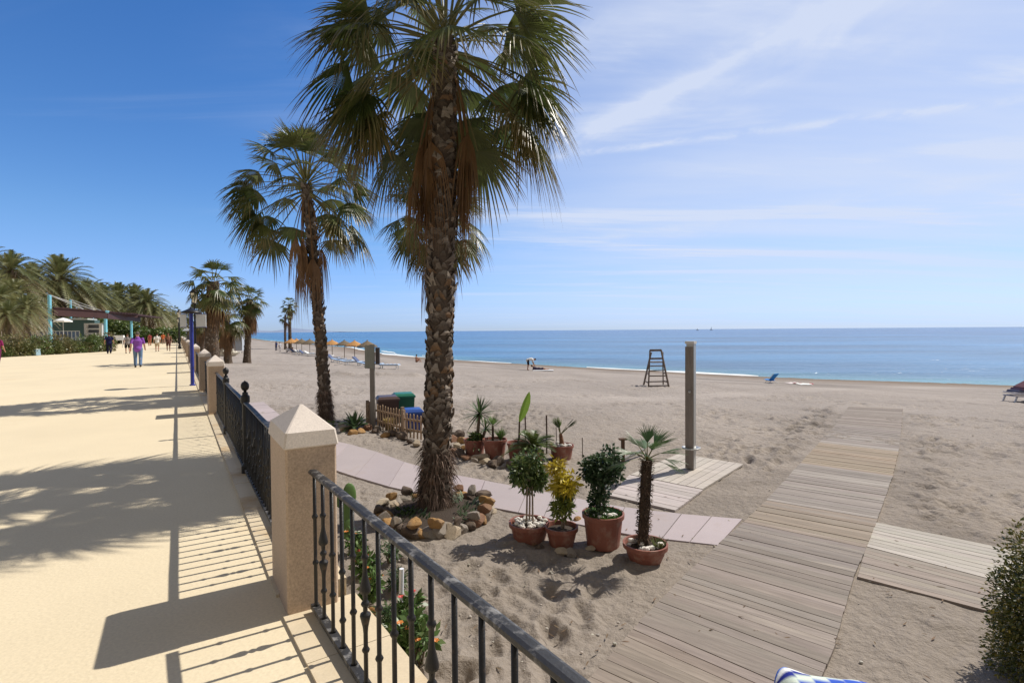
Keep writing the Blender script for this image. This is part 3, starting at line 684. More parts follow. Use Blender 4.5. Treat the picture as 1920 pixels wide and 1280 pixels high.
def trunk_mesh(top, r0, r1, r, boots=True, lean=.0, dens=1.0, bootlen=.15):
    m = MB(); top = Vector(top); hgt = top.z; n = max(8, int(hgt / .25)); pts = []; rad = []; side = Vector((r.uniform(-1, 1), r.uniform(-1, 1), 0)) * lean
    pos = lambda t: Vector((top.x * t, top.y * t, top.z * t)) + side * math.sin(t * math.pi) 
    rf = lambda t: (r0 + (r1 - r0) * t) * (1 + .35 * math.exp(-t * hgt / .35))
    for i in range(n + 1):
        t = i / n; pts.append(pos(t)); rad.append(rf(t) * r.uniform(.95, 1.05))
    pts[0].z -= .15
    cols = [mix((0.10, 0.075, 0.058), (0.135, 0.10, 0.075), r.random()) for _ in pts]
    m.tube(pts, rad, 14, cols)
    if boots:
        z = .25; row = 0
        while z < hgt - .05:
            t = z / hgt; c = pos(t); R_ = rf(t); nb = max(6, int(2 * math.pi * R_ / .135 * dens))
            big = (mnoise.noise(Vector((z * 1.7, 3.3, r0 * 9))) > .25)
            for k in range(nb):
                if r.random() < .14: continue
                c = pos(min(1, max(0, t + r.uniform(-.035, .035) / hgt * 2)))
                a = 2 * math.pi * (k + .5 * (row % 2) + r.uniform(-.42, .42)) / nb; o = Vector((math.cos(a), math.sin(a), 0)); s_ = Vector((-math.sin(a), math.cos(a), 0))
                L = bootlen * r.uniform(.6, 1.25) * (1.5 if big and r.random() < .35 else 1); w = .07 * r.uniform(.6, 1.35); out = r.uniform(.10, .42) + (.25 if big and r.random() < .3 else 0)
                cc = mix((0.10, 0.078, 0.062), (0.34, 0.29, 0.245), r.random() ** 2.0)
                if r.random() < .1: cc = (0.22, 0.14, 0.085)
                b = c + o * (R_ * .93); up = (Vector((0, 0, 1)) + o * out + s_ * r.uniform(-.6, .6)).normalized()
                tip = b + up * L; mid = b + up * L * .55 + o * .012
                v = [m.vert(b - s_ * w, cc), m.vert(b + s_ * w, cc), m.vert(mid - s_ * w * .62 + o * .012, cc), m.vert(mid + s_ * w * .62 + o * .012, cc),
                     m.vert(tip - s_ * w * .22, mix(cc, (.3, .25, .2), .5)), m.vert(tip + s_ * w * r.uniform(.1, .3), mix(cc, (.3, .25, .2), .5)), m.vert(mid - o * .03, cc), m.vert(b - o * .05 + Vector((0, 0, .02)), cc)]
                m.f += [(v[0], v[1], v[3], v[2]), (v[2], v[3], v[5], v[4]), (v[2], v[4], v[6]), (v[3], v[6], v[5]), (v[4], v[5], v[6]), (v[0], v[2], v[6], v[7]), (v[1], v[7], v[6], v[3])]
            z += .075 / max(.6, dens) * r.uniform(.85, 1.15); row += 1
    return m, pos, rf
def fan_palm(label, base, crown, r0, r1, n, pet, Rb, seed, nseg=38, dead=10, parts=True, elmin=-58, group=None, dens=1.0, deadlen=1.0, fibre=True, lean=.05, elpow=.85, dead_spread=1.0, deadaz=None, clear=False, bootlen=.15):
    r = random.Random(seed); t = thing('fan_palm', label, 'palm tree', base, 0, group); top = Vector(crown) - Vector(base)
    m, pos, rf = trunk_mesh(top, r0, r1, r, lean=lean, dens=dens, bootlen=bootlen); m.build('trunk', M_bark, t)
    if fibre:
        m = MB()
        for _ in range(int(900 * dens)):
            a = r.uniform(0, 6.283); z = r.uniform(.05, .95) ** 1; R_ = rf(z / top.z) * 1.0; o = Vector((math.cos(a), math.sin(a), 0)); b = pos(z / top.z) + o * R_
            cc = mix((0.09, 0.06, 0.045), (0.30, 0.22, 0.18), r.random() ** 2)
            m.leaf(b, o * .7 + Vector((r.uniform(-.5, .5), r.uniform(-.5, .5), r.uniform(-1.0, .5))), o, r.uniform(.06, .20), .012, cc, droop=.9)
        m.build('trunk_fibre', M_fluff, t)
    if not parts: mm = MB()
    for i in range(n):
        u = (i + .5) / n; az = i * 2.39996 + r.uniform(-.3, .3); el = R(84 - (84 - elmin) * u ** elpow + r.uniform(-7, 7))
        if clear and el < R(clear):
            v_ = (math.degrees(az) + 90 + 180) % 360 - 180
            if abs(v_) < 62: az += R((62 - abs(v_)) * (1 if v_ > 0 else -1) * 1.1)
        m = MB() if parts else mm; brown = max(0, (u - .80) / .2) * r.random() * .45
        b = top + Vector((math.cos(az), math.sin(az), 0)) * r1 * .5 + Vector((0, 0, .25 - .55 * u))
        frond(m, b, az, el, pet * r.uniform(.85, 1.1) * (.75 + .35 * min(1, u * 2)), Rb * r.uniform(.88, 1.1) * (.7 if u < .06 else 1), nseg, R(125 + 60 * min(1, u * 3)), brown, r,
              droop=.20 + .28 * u, sag=.10 + .14 * math.cos(max(el, 0)), petr=.016 if parts else .02, tipb=.35 + .6 * u)
        if parts: m.build('frond', M_frond, t)
    if not parts: mm.build('crown', M_frond, t)
    mm = MB()
    for i in range(dead):
        m = MB() if parts else mm; az = i * 2.39996 + 1 + r.uniform(-.4, .4) if not deadaz else deadaz[i % len(deadaz)]; el = R(r.uniform(-84, -66)); c0 = mix(BR2, BR, r.random())
        b = top + Vector((math.cos(az), math.sin(az), 0)) * r1 * .9 + Vector((0, 0, -.35 - r.uniform(0, .35)))
        frond(m, b, az, el, pet * r.uniform(.5, .9) * deadlen, Rb * r.uniform(.8, 1.0) * deadlen, max(12, nseg // 2), R(60 * dead_spread + 30), 1, r, droop=1.5, sag=.7, colr=c0, tipb=.3)
        if parts: m.build('dry_frond', M_frond, t)
    if not parts and dead: mm.build('dry_fronds', M_frond, t)
    return t
bA = PB(816, 958); fan_palm('tall near fan palm with a shaggy trunk rising from the ring of rocks', bA, PD(834, 78, bA.y), .182, .155, 66, 1.12, 1.0, 27, nseg=44, dead=15, dens=1.25, elmin=-40, elpow=.85, clear=-14, deadlen=.82, bootlen=.125, deadaz=(3.3, 2.9, 3.05, .15, -.2, 2.6, .5, 1.6, 3.5, 3.7, -.35, 3.15, 0.0, 2.3, .8))
bB = PB(612, 790); fan_palm('second fan palm, its curved trunk just left of the near palm', bB, PD(574, 346, bB.y), .155, .12, 58, 1.28, .93, 5, nseg=30, dead=13, dens=.9, elmin=-40, deadlen=.95, fibre=True, lean=.08, dead_spread=.5, elpow=.95, clear=25)
bC = PB(819, 776); fan_palm('fan palm whose trunk hides behind the near palm trunk', bC, PD(822, 392, bC.y), .24, .2, 32, .95, 1.0, 23, nseg=28, dead=12, parts=False, dens=.6, fibre=False)
for (bx, by, cx, cy, dep, r0, n, pet, Rb, seed, dead, lab, dl) in (
    (398, 0, 400, 528, 31, .38, 30, .85, .95, 31, 10, 'fan palm with a thick dark trunk just right of the blue sign pole', 1.0),
    (463, 680, 468, 560, 0, .30, 34, .75, .95, 37, 34, 'stout fan palm with a brown skirt of dead leaves on the open sand', 1.15),
    (544, 655, 543, 570, 0, .33, 24, .95, 1.0, 41, 12, 'slim twin trunked palm beside the far sunbathers, right trunk', 1.0),
    (535, 655, 535, 590, 0, .22, 10, .8, .9, 43, 4, 'slim twin trunked palm beside the far sunbathers, left trunk', 1.0),
    (427, 0, 425, 590, 48, .3, 28, 1.0, 1.15, 47, 14, 'fan palm with tan fronds seen between the thick trunk and the stout palm', 1.0),
    (378, 0, 375, 592, 62, .3, 24, 1.0, 1.1, 53, 8, 'small far fan palm partly behind the street lamp', 1.0),
    (412, 0, 410, 612, 75, .3, 24, 1.0, 1.1, 59, 8, 'low far fan palm behind the yellow slide', 1.0)):
    if by: b = PB(bx, by)
    else: p = PD(bx, 640, dep); b = Vector((p.x, p.y, zb1(p.x, p.y)))
    fan_palm(lab, b, PD(cx, cy, b.y), r0, r0 * .8, n, pet, Rb, seed, nseg=16, dead=dead, parts=False, dens=.55, fibre=False, deadlen=dl)
fan_palm('tiny lone palm on the skyline at the end of the promenade trees', P(325, 630.5, 0), PD(325, 582, P(325, 630.5, 0).y), .6, .5, 26, 2.2, 2.0, 61, nseg=12, dead=6, parts=False, dens=.2, fibre=False)

# ------------------------------------------------------------------ DATE PALMS, far left
def date_palm_mesh(seed, n=85, L=3.6, trunk=4.0, dry=.25):
    r = random.Random(seed); m = MB()
    for i in range(n):
        u = (i + .5) / n; az = i * 2.39996 + r.uniform(-.3, .3); el = R(86 - 120 * u ** .8); Lr = L * r.uniform(.8, 1.08) * (.75 if u < .1 else 1)
        d = Vector((math.cos(el) * math.cos(az), math.cos(el) * math.sin(az), math.sin(el))); pts = []; k = 11
        cc = mix((0.12, 0.145, 0.055), (0.25, 0.25, 0.11), r.random())
        if u > .7 and r.random() < dry + .3: cc = mix(cc, (0.26, 0.18, 0.10), r.uniform(.4, 1))
        for j in range(k):
            t = j / (k - 1); pts.append(Vector((0, 0, trunk)) + d * (Lr * t) - Vector((0, 0, (.30 + .35 * math.cos(max(0, el))) * Lr * t * t)))
        m.tube(pts, [.035 * (1 - .85 * j / (k - 1)) for j in range(k)], 3, (0.20, 0.18, 0.08), cap=False)
        nl = 22
        for j in range(nl):
            t = .18 + .82 * j / nl; x = t * (k - 1); a = int(x); p = pts[a].lerp(pts[min(a + 1, k - 1)], x - a); T = (pts[min(a + 1, k - 1)] - pts[a if a < k - 1 else a - 1]).normalized()
            S = T.cross(Vector((0, 0, 1))); S = S.normalized() if S.length > .1 else Vector((1, 0, 0)); N = S.cross(T)
            for sg in (-1, 1):
                ll = .52 * math.sin(math.pi * (.12 + .8 * t)) * r.uniform(.8, 1.1) * L / 3.6
                q = (T * .75 + S * sg * .8 + N * .35).normalized(); c = jit(cc, .15, r); w = .045
                tip = p + q * ll - Vector((0, 0, .12 * ll)); m.f.append((m.vert(p - T * w, c), m.vert(p + T * w, c), m.vert(tip, c)))
    tm = MB(); tr = random.Random(seed + 1)
    tm.tube([(0, 0, -.3), (.05, 0, trunk * .5), (0, 0, trunk)], [.42, .33, .42], 10, (0.14, 0.105, 0.08))
    for z in np.arange(.2, trunk, .22):
        for k2 in range(9):
            a = k2 * .7 + z * 9; o = Vector((math.cos(a), math.sin(a), 0)); tm.leaf(Vector((0, 0, z)) + o * .34, o * .5 + Vector((0, 0, 1)), o, .28, .2, jit((0.17, 0.13, 0.10), .3, tr), droop=0)
    return m, tm
dp = []
for sd, dr in ((1, .1), (2, .4), (3, .8)):
    m, tm = date_palm_mesh(sd, dry=dr); t = thing('date_palm', 'date palm', 'palm tree'); m.build('crown', M_leaf, t); tm.build('trunk', M_bark, t); dp.append(t)
dpos = [(112, 528, 60, 1.35, 0, 'large date palm with a full round crown above the beach bar'), (20, 515, 66, 1.3, 1, 'date palm at the left edge of the picture behind the bar'),
        (62, 535, 72, 1.35, 0, 'dark date palm between the leftmost palm and the big round one'), (-35, 500, 70, 1.4, 1, 'date palm cut by the left edge of the photo'),
        (160, 560, 66, 1.1, 1, 'date palm leaning out over the dark pergola roof'), (190, 566, 74, 1.15, 0, 'date palm behind the turquoise post with the wide top'),
        (222, 562, 84, 1.2, 0, 'green date palm in the middle of the tree line'), (252, 566, 88, 1.25, 0, 'date palm with a dome of grey green fronds, right of the pergola'),
        (275, 572, 95, 1.25, 0, 'tall date palm at the right end of the green crowns'), (262, 592, 80, .95, 2, 'orange brown drying palm nearest the walkers'),
        (284, 590, 95, 1.05, 2, 'second drying orange palm along the walk'), (297, 597, 108, 1.1, 2, 'third drying orange palm along the walk'),
        (307, 603, 122, 1.1, 2, 'fourth drying palm along the walk'), (315, 608, 140, 1.15, 2, 'fifth small palm along the walk'), (321, 612, 165, 1.15, 1, 'smallest and farthest palm of the promenade row'),
        (32, 585, 46, .75, 2, 'low brownish palm in front of the bar, far left'), (-4, 572, 48, .9, 1, 'low green palm at the far left in front of the bar'),
        (232, 602, 72, .8, 1, 'low palm under the end of the pergola roof'), (130, 562, 78, 1.0, 2, 'brown fronded palm behind the bar cables'), (205, 590, 90, .9, 0, 'dark low palm behind the pergola'),
        (80, 575, 58, .62, 0, 'short dark palm just behind the first turquoise mast'),
        (49, 584, 36, .52, 2, 'small brown palm in front of the bar, left of the first mast'), (14, 600, 33, .55, 1, 'small green palm in front of the bar near the left edge'), (28, 556, 60, .9, 2, 'brown fronded palm filling the gap at the far left')]
for i, (px, py, dep, sc, k, lab) in enumerate(dpos):
    xd = 36 if 50 < px < 270 else 14 if px < 50 else 4; c = PD(px, py, dep + xd); sc *= (dep + xd) / (dep + (14 if px < 240 else 4)); o = dp[k] if (i in (0, 1) and k == i) or (k == 2 and i == 9) else copy_tree(dp[k])
    o.location = (c.x, c.y, 0); c.z += .3; h = c.z / 4.0; s_ = sc * (1.42 if px < 240 else 1.25)
    o.rotation_euler = (0, 0, i * 1.7); o.scale = (s_, s_, h); o['label'] = lab
    for ch in o.children:
        if ch.name.startswith('crown'): ch.scale = (1, 1, s_ / h); ch.location = (0, 0, 4.0 - 4.0 * s_ / h)

# ------------------------------------------------------------------ BUSHES
def bush_mb(rad, n, size, cols, seed, inner=.35, lumps=9, w=.42, shell=.55, down=.0):
    r = random.Random(seed); m = MB(); cl = []
    for _ in range(lumps):
        a = r.uniform(0, 6.283); z = r.uniform(-.75, .85); q = math.sqrt(1 - z * z)
        cl.append((Vector((math.cos(a) * q * .58 * rad[0], math.sin(a) * q * .58 * rad[1], z * .58 * rad[2])), r.uniform(.38, .6), r.random()))
    for i in range(n):
        c, s_, tone = r.choice(cl); d = Vector((r.gauss(0, 1), r.gauss(0, 1), r.gauss(0, 1))).normalized(); k = r.uniform(shell, 1) * s_
        p = c + Vector((d.x * rad[0], d.y * rad[1], d.z * rad[2])) * k
        col = jit(mix(mix(cols[0], cols[1], tone), cols[min(2, len(cols) - 1)], r.random() ** 3 * .9), .22, r)
        dd = (d + Vector((r.uniform(-1, 1), r.uniform(-1, 1), r.uniform(-1, .6) - down))).normalized()
        L = size * r.uniform(.7, 1.25)
        sd = dd.cross(Vector((r.uniform(-1, 1), r.uniform(-1, 1), r.uniform(-1, 1)))).normalized() * (L * w * .5)
        q = p + dd * L * .5; m.f.append((m.vert(p, col), m.vert(q - sd, col), m.vert(p + dd * L, col), m.vert(q + sd, col)))
    return m
GRN = ((0.04, 0.08, 0.02), (0.09, 0.14, 0.035), (0.22, 0.26, 0.08))
YEL = ((0.30, 0.27, 0.03), (0.55, 0.44, 0.03), (0.14, 0.20, 0.03))

# hedge at the lower right
hb = PB(2030, 1300); t = thing('hedge_bush', 'dense dark green bush with yellow tipped twigs at the lower right corner', 'bush', (hb.x, hb.y, B0))
m = bush_mb((.62, .62, .84), 80000, .031, ((0.035, 0.055, 0.012), (0.09, 0.105, 0.022), (0.34, 0.27, 0.05)), 5, lumps=34, shell=.45)
HBo = PD(2050, 1195, hb.y) - Vector((hb.x, hb.y, B0))
f = m.build('foliage', M_leaf, t); f.location = HBo
m = MB()
for k in range(6): a = k * 1.05; m.tube([(.06 * math.cos(a), .06 * math.sin(a), -.05), (.2 * math.cos(a), .2 * math.sin(a), HBo.z)], [.022, .012], 5, (0.2, 0.14, 0.10))
s = m.build('stem', M_bark, t)

# planting strip in front of the bar, each shrub its own
shr = []
k0 = 0
for i, cs in enumerate((GRN, ((0.07, 0.09, 0.03), (0.14, 0.15, 0.05), (0.25, 0.24, 0.09)), ((0.15, 0.12, 0.05), (0.12, 0.14, 0.05), (0.28, 0.2, 0.1)))):
    t = thing('shrub', 'shrub', 'shrub'); bush_mb((1.0, .8, .8), 1500, .17, cs, 20 + i).build('foliage', M_leaf, t).location = (0, 0, .65)
    m = MB()
    for k in range(5): m.tube([(0, 0, -.1), (.3 * math.cos(k * 1.3), .3 * math.sin(k * 1.3), .6)], .03, 4, (.2, .15, .1))
    m.build('stem', M_bark, t); shr.append(t)
rs = random.Random(4); k = 0; used = set()
for px in range(-10, 205, 11):
    dep_py = 671 - px * .055; b = P(px, dep_py - 1.5, 0); ki = [0, 1, 0, 2, 1, 1, 0, 2][k % 8]
    o = shr[ki] if ki not in used else copy_tree(shr[ki]); used.add(ki)
    o.location = b; o.rotation_euler = (0, 0, k * 1.1); sc = rs.uniform(.75, 1.15); o.scale = (sc, sc, sc * rs.uniform(.75, 1.25))
    o['label'] = f"{('dark green', 'yellowish green', 'brownish')[ki]} low shrub before the beach bar, {ORD[min(k, 24)]} from the left"; o['group'] = 'shrubs in front of the bar'; k += 1
for px in list(range(-15, 190, 13)) + list(range(272, 330, 11)):
    dep_py = 646 if px < 240 else (648 - (px - 240) * .2); b = P(px, dep_py, 0); ki = k % 3; o = copy_tree(shr[ki]); o.location = b; o.rotation_euler = (0, 0, k * 1.1)
    sc = rs.uniform(1.0, 1.6) * (1.0 if px < 240 else .9) * b.y / 52; o.scale = (sc, sc, sc * rs.uniform(.8, 1.3)); o['label'] = f'taller shrub under the far palm trees, {ORD[k0]} from the left'; k0 += 1; o['group'] = 'shrubs under the trees'; k += 1
k0 = 0
for px in range(-20, 320, 24):
    b = PD(px, 640, 92); b.z = 0; o = copy_tree(shr[0]); o.location = b; sc = 3.0; o.scale = (sc, sc, 3.4 if px < 250 else 2.2); o.rotation_euler = (0, 0, k); k += 1
    o['label'] = f'dark tall shrub behind the palm trees, {ORD[k0]} from the left'; k0 += 1; o['group'] = 'dark shrubs behind the trees'

# little palms and agaves in the planting strip
m = MB(); r = random.Random(8)
for i in range(26):
    a = i * 2.4; el = R(r.uniform(20, 75)); d = (math.cos(a) * math.cos(el), math.sin(a) * math.cos(el), math.sin(el)); m.leaf((0, 0, .1), d, (0, 0, 1), r.uniform(.9, 1.35), .14, jit((0.16, 0.19, 0.06), .3, r), droop=.5, col2=(0.28, 0.27, 0.10))
o = m.build('spiky_plant', M_leaf); tag(o, 'spiky light green plant among the shrubs before the bar', 'plant', 'spiky plants before the bar')
for i, (px, py) in enumerate(((110, 661), (30, 666), (75, 664), (140, 660), (168, 659), (188, 658), (10, 664))):
    q = o if i == 0 else copy_tree(o); q['label'] = f'spiky light green plant before the beach bar, {("fifth", "second", "fourth", "sixth", "seventh", "last", "first")[i]} from the left'; q.location = P(px, py, 0); q.rotation_euler = (0, 0, i); q.scale = (1.15,) * 3

# ------------------------------------------------------------------ BEACH BAR
bar0 = P(95, 650, 0); 
t = thing('beach_bar', 'open beach bar with a dark brown pergola roof, turquoise masts and glass wind screen', 'beach bar', (0, 0, 0))
def mast(px, ptop, pbase, w, wide=False):
    b = P(px, pbase, 0); tp = PD(px, ptop, b.y); m = MB(); hz = tp.z
    m.tube([(b.x, b.y, 0), (b.x, b.y, hz)], w, 8)
    if wide: m.lathe([(w, hz - .45), (w * 2.3, hz - .1), (w * 2.3, hz), (w, hz + .05)], 8, (b.x, b.y, 0))
    m.build('mast', M_blue, t); return Vector((b.x, b.y, hz))
m1 = mast(95, 553, 651, .20); m2 = mast(134, 561, 645, .16); m3 = mast(199, 583, 648, .20, True); m4 = mast(247, 589, 645, .17, True); m5 = mast(261, 592, 641, .16)
def depth_pt(px, py, d): return PD(px, py, d)
rp = [depth_pt(100, 577, m1.y), depth_pt(200, 584, m3.y), depth_pt(262, 592, m4.y + 4)]
M_brown = mat('dark_stained_timber', (0.055, 0.022, 0.022), rough=.6, var=.3, vscale=2)
m = MB()
for a, b in zip(rp[:-1], rp[1:]): m.bar(a - Vector((0, 0, .45)), b - Vector((0, 0, .45)), .25, 1.1)
back = Vector((-2, 9, 0))
m.bar(rp[0] + back - Vector((0, 0, .3)), rp[1] + back - Vector((0, 0, .3)), .25, .6)
for k in range(15):
    u = k / 14; a = rp[0].lerp(rp[1], u) - Vector((0, 0, .12)); m.bar(a, a + back, .18, .22)
for k in range(7):
    u = k / 6; a = rp[1].lerp(rp[2], u) - Vector((0, 0, .12)); m.bar(a, a + back, .18, .22)
for k in range(12): u = k / 11; m.bar(rp[0] + back * u, rp[1] + back * u, .5, .05)
m.build('pergola_roof', M_brown, t)
m = MB()
for a, b in ((m1, depth_pt(170, 586, m3.y)), (m1, depth_pt(185, 584, m3.y)), (m2, depth_pt(192, 583, m3.y + 2)), (m2, depth_pt(160, 582, m3.y + 2))): m.tube([a, b], .05, 5, (0.55, 0.55, 0.55))
m.build('stay_cable', M_vc, t)
g0 = depth_pt(28, 640, m1.y + 2); g1 = depth_pt(150, 638, m1.y + 5); M_glass = mat('blue_tinted_glass', (0.07, 0.10, 0.19), rough=.15, var=.25, vscale=.6, spec=.8)
m = MB(); a = Vector((g0.x, g0.y, 0)); b = Vector((g1.x, g1.y, 0)); m.bar(a + Vector((0, 0, 1.0)), b + Vector((0, 0, 1.0)), .04, 2.0); m.build('glass_screen', M_glass, t)
m = MB()
for k in range(17): q = a.lerp(b, k / 16); m.box((q.x, q.y - .06, 1.05), (.08, .08, 2.1), col=(0.5, 0.53, 0.56))
m.bar(a + Vector((0, -.06, 2.1)), b + Vector((0, -.06, 2.1)), .1, .09, (0.5, 0.53, 0.56)); m.bar(a + Vector((0, -.06, 1.2)), b + Vector((0, -.06, 1.2)), .06, .05, (0.5, 0.53, 0.56)); m.build('screen_frame', M_vc, t)
m = MB(); c = a.lerp(b, .42) + Vector((-3, 9, 1.9)); ang = math.atan2(b.y - a.y, b.x - a.x)
m.box(c, ((b - a).length * .8, 3, 3.8), ang, col=(0.07, 0.13, 0.14)); m.box(c + Vector((0, -1.2, 2.0)), ((b - a).length * .85, 5.5, .18), ang, col=(0.55, 0.60, 0.60))
m.build('bar_building', M_vc, t)
m = MB(); q0 = depth_pt(162, 632, m3.y); q1 = depth_pt(190, 632, m3.y)
for q in (q0, q1): m.box((q.x, q.y, 1.6), (.35, .35, 3.2), col=(0.62, 0.60, 0.58))
for z in (1.1, 1.75, 2.4, 3.1): m.bar(Vector((q0.x, q0.y, z)), Vector((q1.x, q1.y, z)), .1, .18, (0.60, 0.61, 0.62))
m.bar(Vector((q0.x, q0.y + .5, 2.0)), Vector((q1.x, q1.y + .5, 2.0)), .2, 2.4, (0.12, 0.13, 0.15)); m.build('service_hatch', M_vc, t)
# white parasols of the bar
t0 = thing('bar_parasol', 'open white parasol over the bar terrace', 'parasol', group='white bar parasols')
m = MB(); m.lathe([(.04, 2.62), (.5, 2.52), (1.35, 2.25), (1.37, 2.10), (1.3, 2.12), (.4, 2.4), (.03, 2.5)], 8); m.build('canopy', M_white, t0)
m = MB(); m.tube([(0, 0, 0), (0, 0, 2.6)], .04, 6, (.6, .6, .6)); m.build('pole', M_vc, t0)
for i, (px, py, lab) in enumerate(((118, 593, 'white parasol just right of the first turquoise mast'), (2, 592, 'white parasol at the very left edge above the low palms'))):
    q = t0 if i == 0 else copy_tree(t0); p = depth_pt(px, py, 58); q.location = (p.x, p.y, max(0, p.z - 2.5)); q.rotation_euler = (0, 0, i); q.scale = (.6, .6, .9); q['label'] = lab
# white chest / table next to the planting, pale blue box and stones
t = thing('terrace_table', 'white table standing between the navy clad walker and the woman in grey', 'table', P(221, 652, 0), .3)
m = MB(); m.box((0, 0, .95), (1.5, .9, .10)); m.build('table_top', M_white, t)
m = MB()
for sx in (-.6, .6):
    for sy in (-.3, .3): m.box((sx, sy, .45), (.08, .08, .9))
m.build('legs', M_white, t); m = MB(); m.box((0, .1, 1.25), (1.4, .5, .5), taper=.85); m.build('cloth_cover', M_white, t)
t = thing('planter_box', 'pale blue and white box lying in the planting strip before the bar', 'planter', P(61, 666.5, 0), -.05); t.scale = (.4, .5, .6)
m = MB(); m.box((0, 0, .45), (2.6, .8, .8), taper=.9, col=(0.25, 0.38, 0.46)); m.build('box', M_vc, t)
m = MB(); m.box((0, 0, .87), (2.5, .8, .06), col=(0.75, 0.78, 0.78)); m.box((-.5, -.425, .45), (.9, .03, .4), col=(0.75, 0.78, 0.78)); m.build('trim', M_vc, t)

# ------------------------------------------------------------------ SIGN POLE, STREET LAMP, KIOSK
sb = P(361, 722.5, 0); t = thing('sign_post', 'dark blue pole with two pale square panels beside the third pillar', 'sign', (sb.x, sb.y, 0), .15)
m = MB(); m.tube([(0, 0, -.02), (0, 0, 2.36)], .057, 12); m.lathe([(.09, 0), (.09, .03), (.06, .05)], 12); m.build('pole', M_navyp, t, smooth=False)
m = MB(); m.lathe([(.06, 2.35), (.30, 2.36), (.31, 2.40), (.20, 2.45), (.10, 2.50), (.03, 2.54), (.002, 2.58)], 14); m.build('cap', M_iron, t, smooth=True)
for sx, w in ((.30, .30), (-.24, .19)):
    m = MB(); m.box((sx, 0, 2.12), (w, .03, .42), col=(0.62, 0.64, 0.66)); o = m.build('panel', M_vc, t)
    m = MB()
    for zz, xx, ww, hh in ((2.335, sx, w + .02, .02), (1.905, sx, w + .02, .02)): m.box((xx, 0, zz), (ww, .04, hh), col=(0.10, 0.10, 0.25))
    m.build('panel_frame', M_vc, o)
lb = Vector((PD(366, 640, 30).x, 30, 0)); t = thing('street_lamp', 'black street lamp with a four sided cream lantern above the signs', 'street lamp', lb)
m = MB(); m.lathe([(.16, 0), (.16, .3), (.10, .4), (.08, .9), (.055, 1.0), (.045, 3.3), (.09, 3.35), (.05, 3.4)], 10); m.build('pole', M_iron, t)
m = MB(); m.lathe([(.12, 3.4), (.22, 3.95)], 6); m.build('lantern', mat('lantern_glass', (0.75, 0.71, 0.58), rough=.3, spec=.5), t)
m = MB(); m.lathe([(.27, 3.95), (.28, 3.98), (.12, 4.15), (.05, 4.2), (.02, 4.32), (.002, 4.36)], 6)
for k in range(6): a = k * math.pi / 3; m.bar((.12 * math.cos(a), .12 * math.sin(a), 3.4), (.225 * math.cos(a), .225 * math.sin(a), 3.96), .02, .02)
m.lathe([(.05, 3.36), (.14, 3.38), (.12, 3.42)], 6); m.build('lantern_frame', M_iron, t)
for i, dd in enumerate((58, 86, 114)):
    q = copy_tree(t); u = (dd - 3.5) / .847; p = fp(u, -.45); q.location = (p.x, p.y, 0); q['label'] = f'{("second", "third", "fourth")[i]} street lamp, small and farther along the promenade fence'; q['group'] = 'distant street lamps'
kx = PD(383, 640, 78); t = thing('beach_kiosk', 'dark low kiosk with a grey roof behind the sign pole and the thick palm', 'kiosk', (kx.x, kx.y, zb1(kx.x, kx.y)), .5)
m = MB(); m.box((0, 0, 1.6), (4.2, 4, 3.2), col=(0.10, 0.10, 0.11)); m.build('wall', M_vc, t)
m = MB(); m.box((0, 0, 3.35), (5.2, 5, .3), col=(0.36, 0.38, 0.42), taper=.9); m.build('roof', M_vc, t)
m = MB(); m.box((.8, -2.01, 1.9), (1.6, .06, 1.3), col=(0.55, 0.55, 0.5)); m.build('hatch', M_vc, t)
kx = PD(437, 640, 84); t = thing('lifeguard_hut', 'pale grey blue hut between the yellow slide and the stout palm', 'hut', (kx.x, kx.y, zb1(kx.x, kx.y)), .3)
m = MB(); m.box((0, 0, 1.9), (3.0, 2.6, 3.2), col=(0.42, 0.45, 0.50)); m.build('wall', M_vc, t)
m = MB(); m.box((0, 0, 3.6), (3.5, 3.1, .25), taper=.8, col=(0.50, 0.53, 0.56)); m.build('roof', M_vc, t)
m = MB(); m.box((-.3, -1.32, 1.4), (.9, .05, 2.0), col=(0.22, 0.24, 0.28)); m.build('door', M_vc, t)

# ------------------------------------------------------------------ ROCKS
def rock_mesh(seed, col, n=3):
    import bmesh
    bm = bmesh.new(); bmesh.ops.create_icosphere(bm, subdivisions=n, radius=1)
    off = Vector((seed * 3.1, seed * 1.7, seed * .9)); qr = random.Random(seed); pl = [(Vector((qr.gauss(0, 1), qr.gauss(0, 1), qr.gauss(0, 1))).normalized(), qr.uniform(.58, .85)) for _ in range(11)]
    for v in bm.verts:
        d = 1 + .38 * mnoise.noise(v.co * .9 + off) + .16 * mnoise.noise(v.co * 2.6 + off)
        c = v.co * d
        for pn_, pd_ in pl:
            e_ = c.dot(pn_) - pd_
            if e_ > 0: c = c - pn_ * e_ * .92
        v.co = Vector((c.x * 1.15, c.y * .95, c.z * .82))
    me = bpy.data.meshes.new('rock'); bm.to_mesh(me); bm.free()
    at = me.color_attributes.new('Col', 'FLOAT_COLOR', 'POINT'); a = np.ones((len(me.vertices), 4), np.float32)
    for i, v in enumerate(me.vertices): a[i, :3] = mix(col, mix((.30, .16, .06), (.32, .29, .25), .5 + .5 * mnoise.noise(v.co * 1.5 + off * 2)), max(0, mnoise.noise(v.co * 1.2 + off)) * .8)
    at.data.foreach_set('color', a.ravel()); me.materials.append(M_rock)
    return me
tones = {'ochre': (0.36, 0.21, 0.085), 'pale grey': (0.27, 0.235, 0.20), 'dark brown': (0.10, 0.075, 0.06), 'reddish brown': (0.22, 0.12, 0.075), 'cream': (0.42, 0.35, 0.26)}
RK = {k: [rock_mesh(i * 7 + j + 1, c) for j in range(3)] for i, (k, c) in enumerate(tones.items())}
rr = random.Random(12); rc = [0]
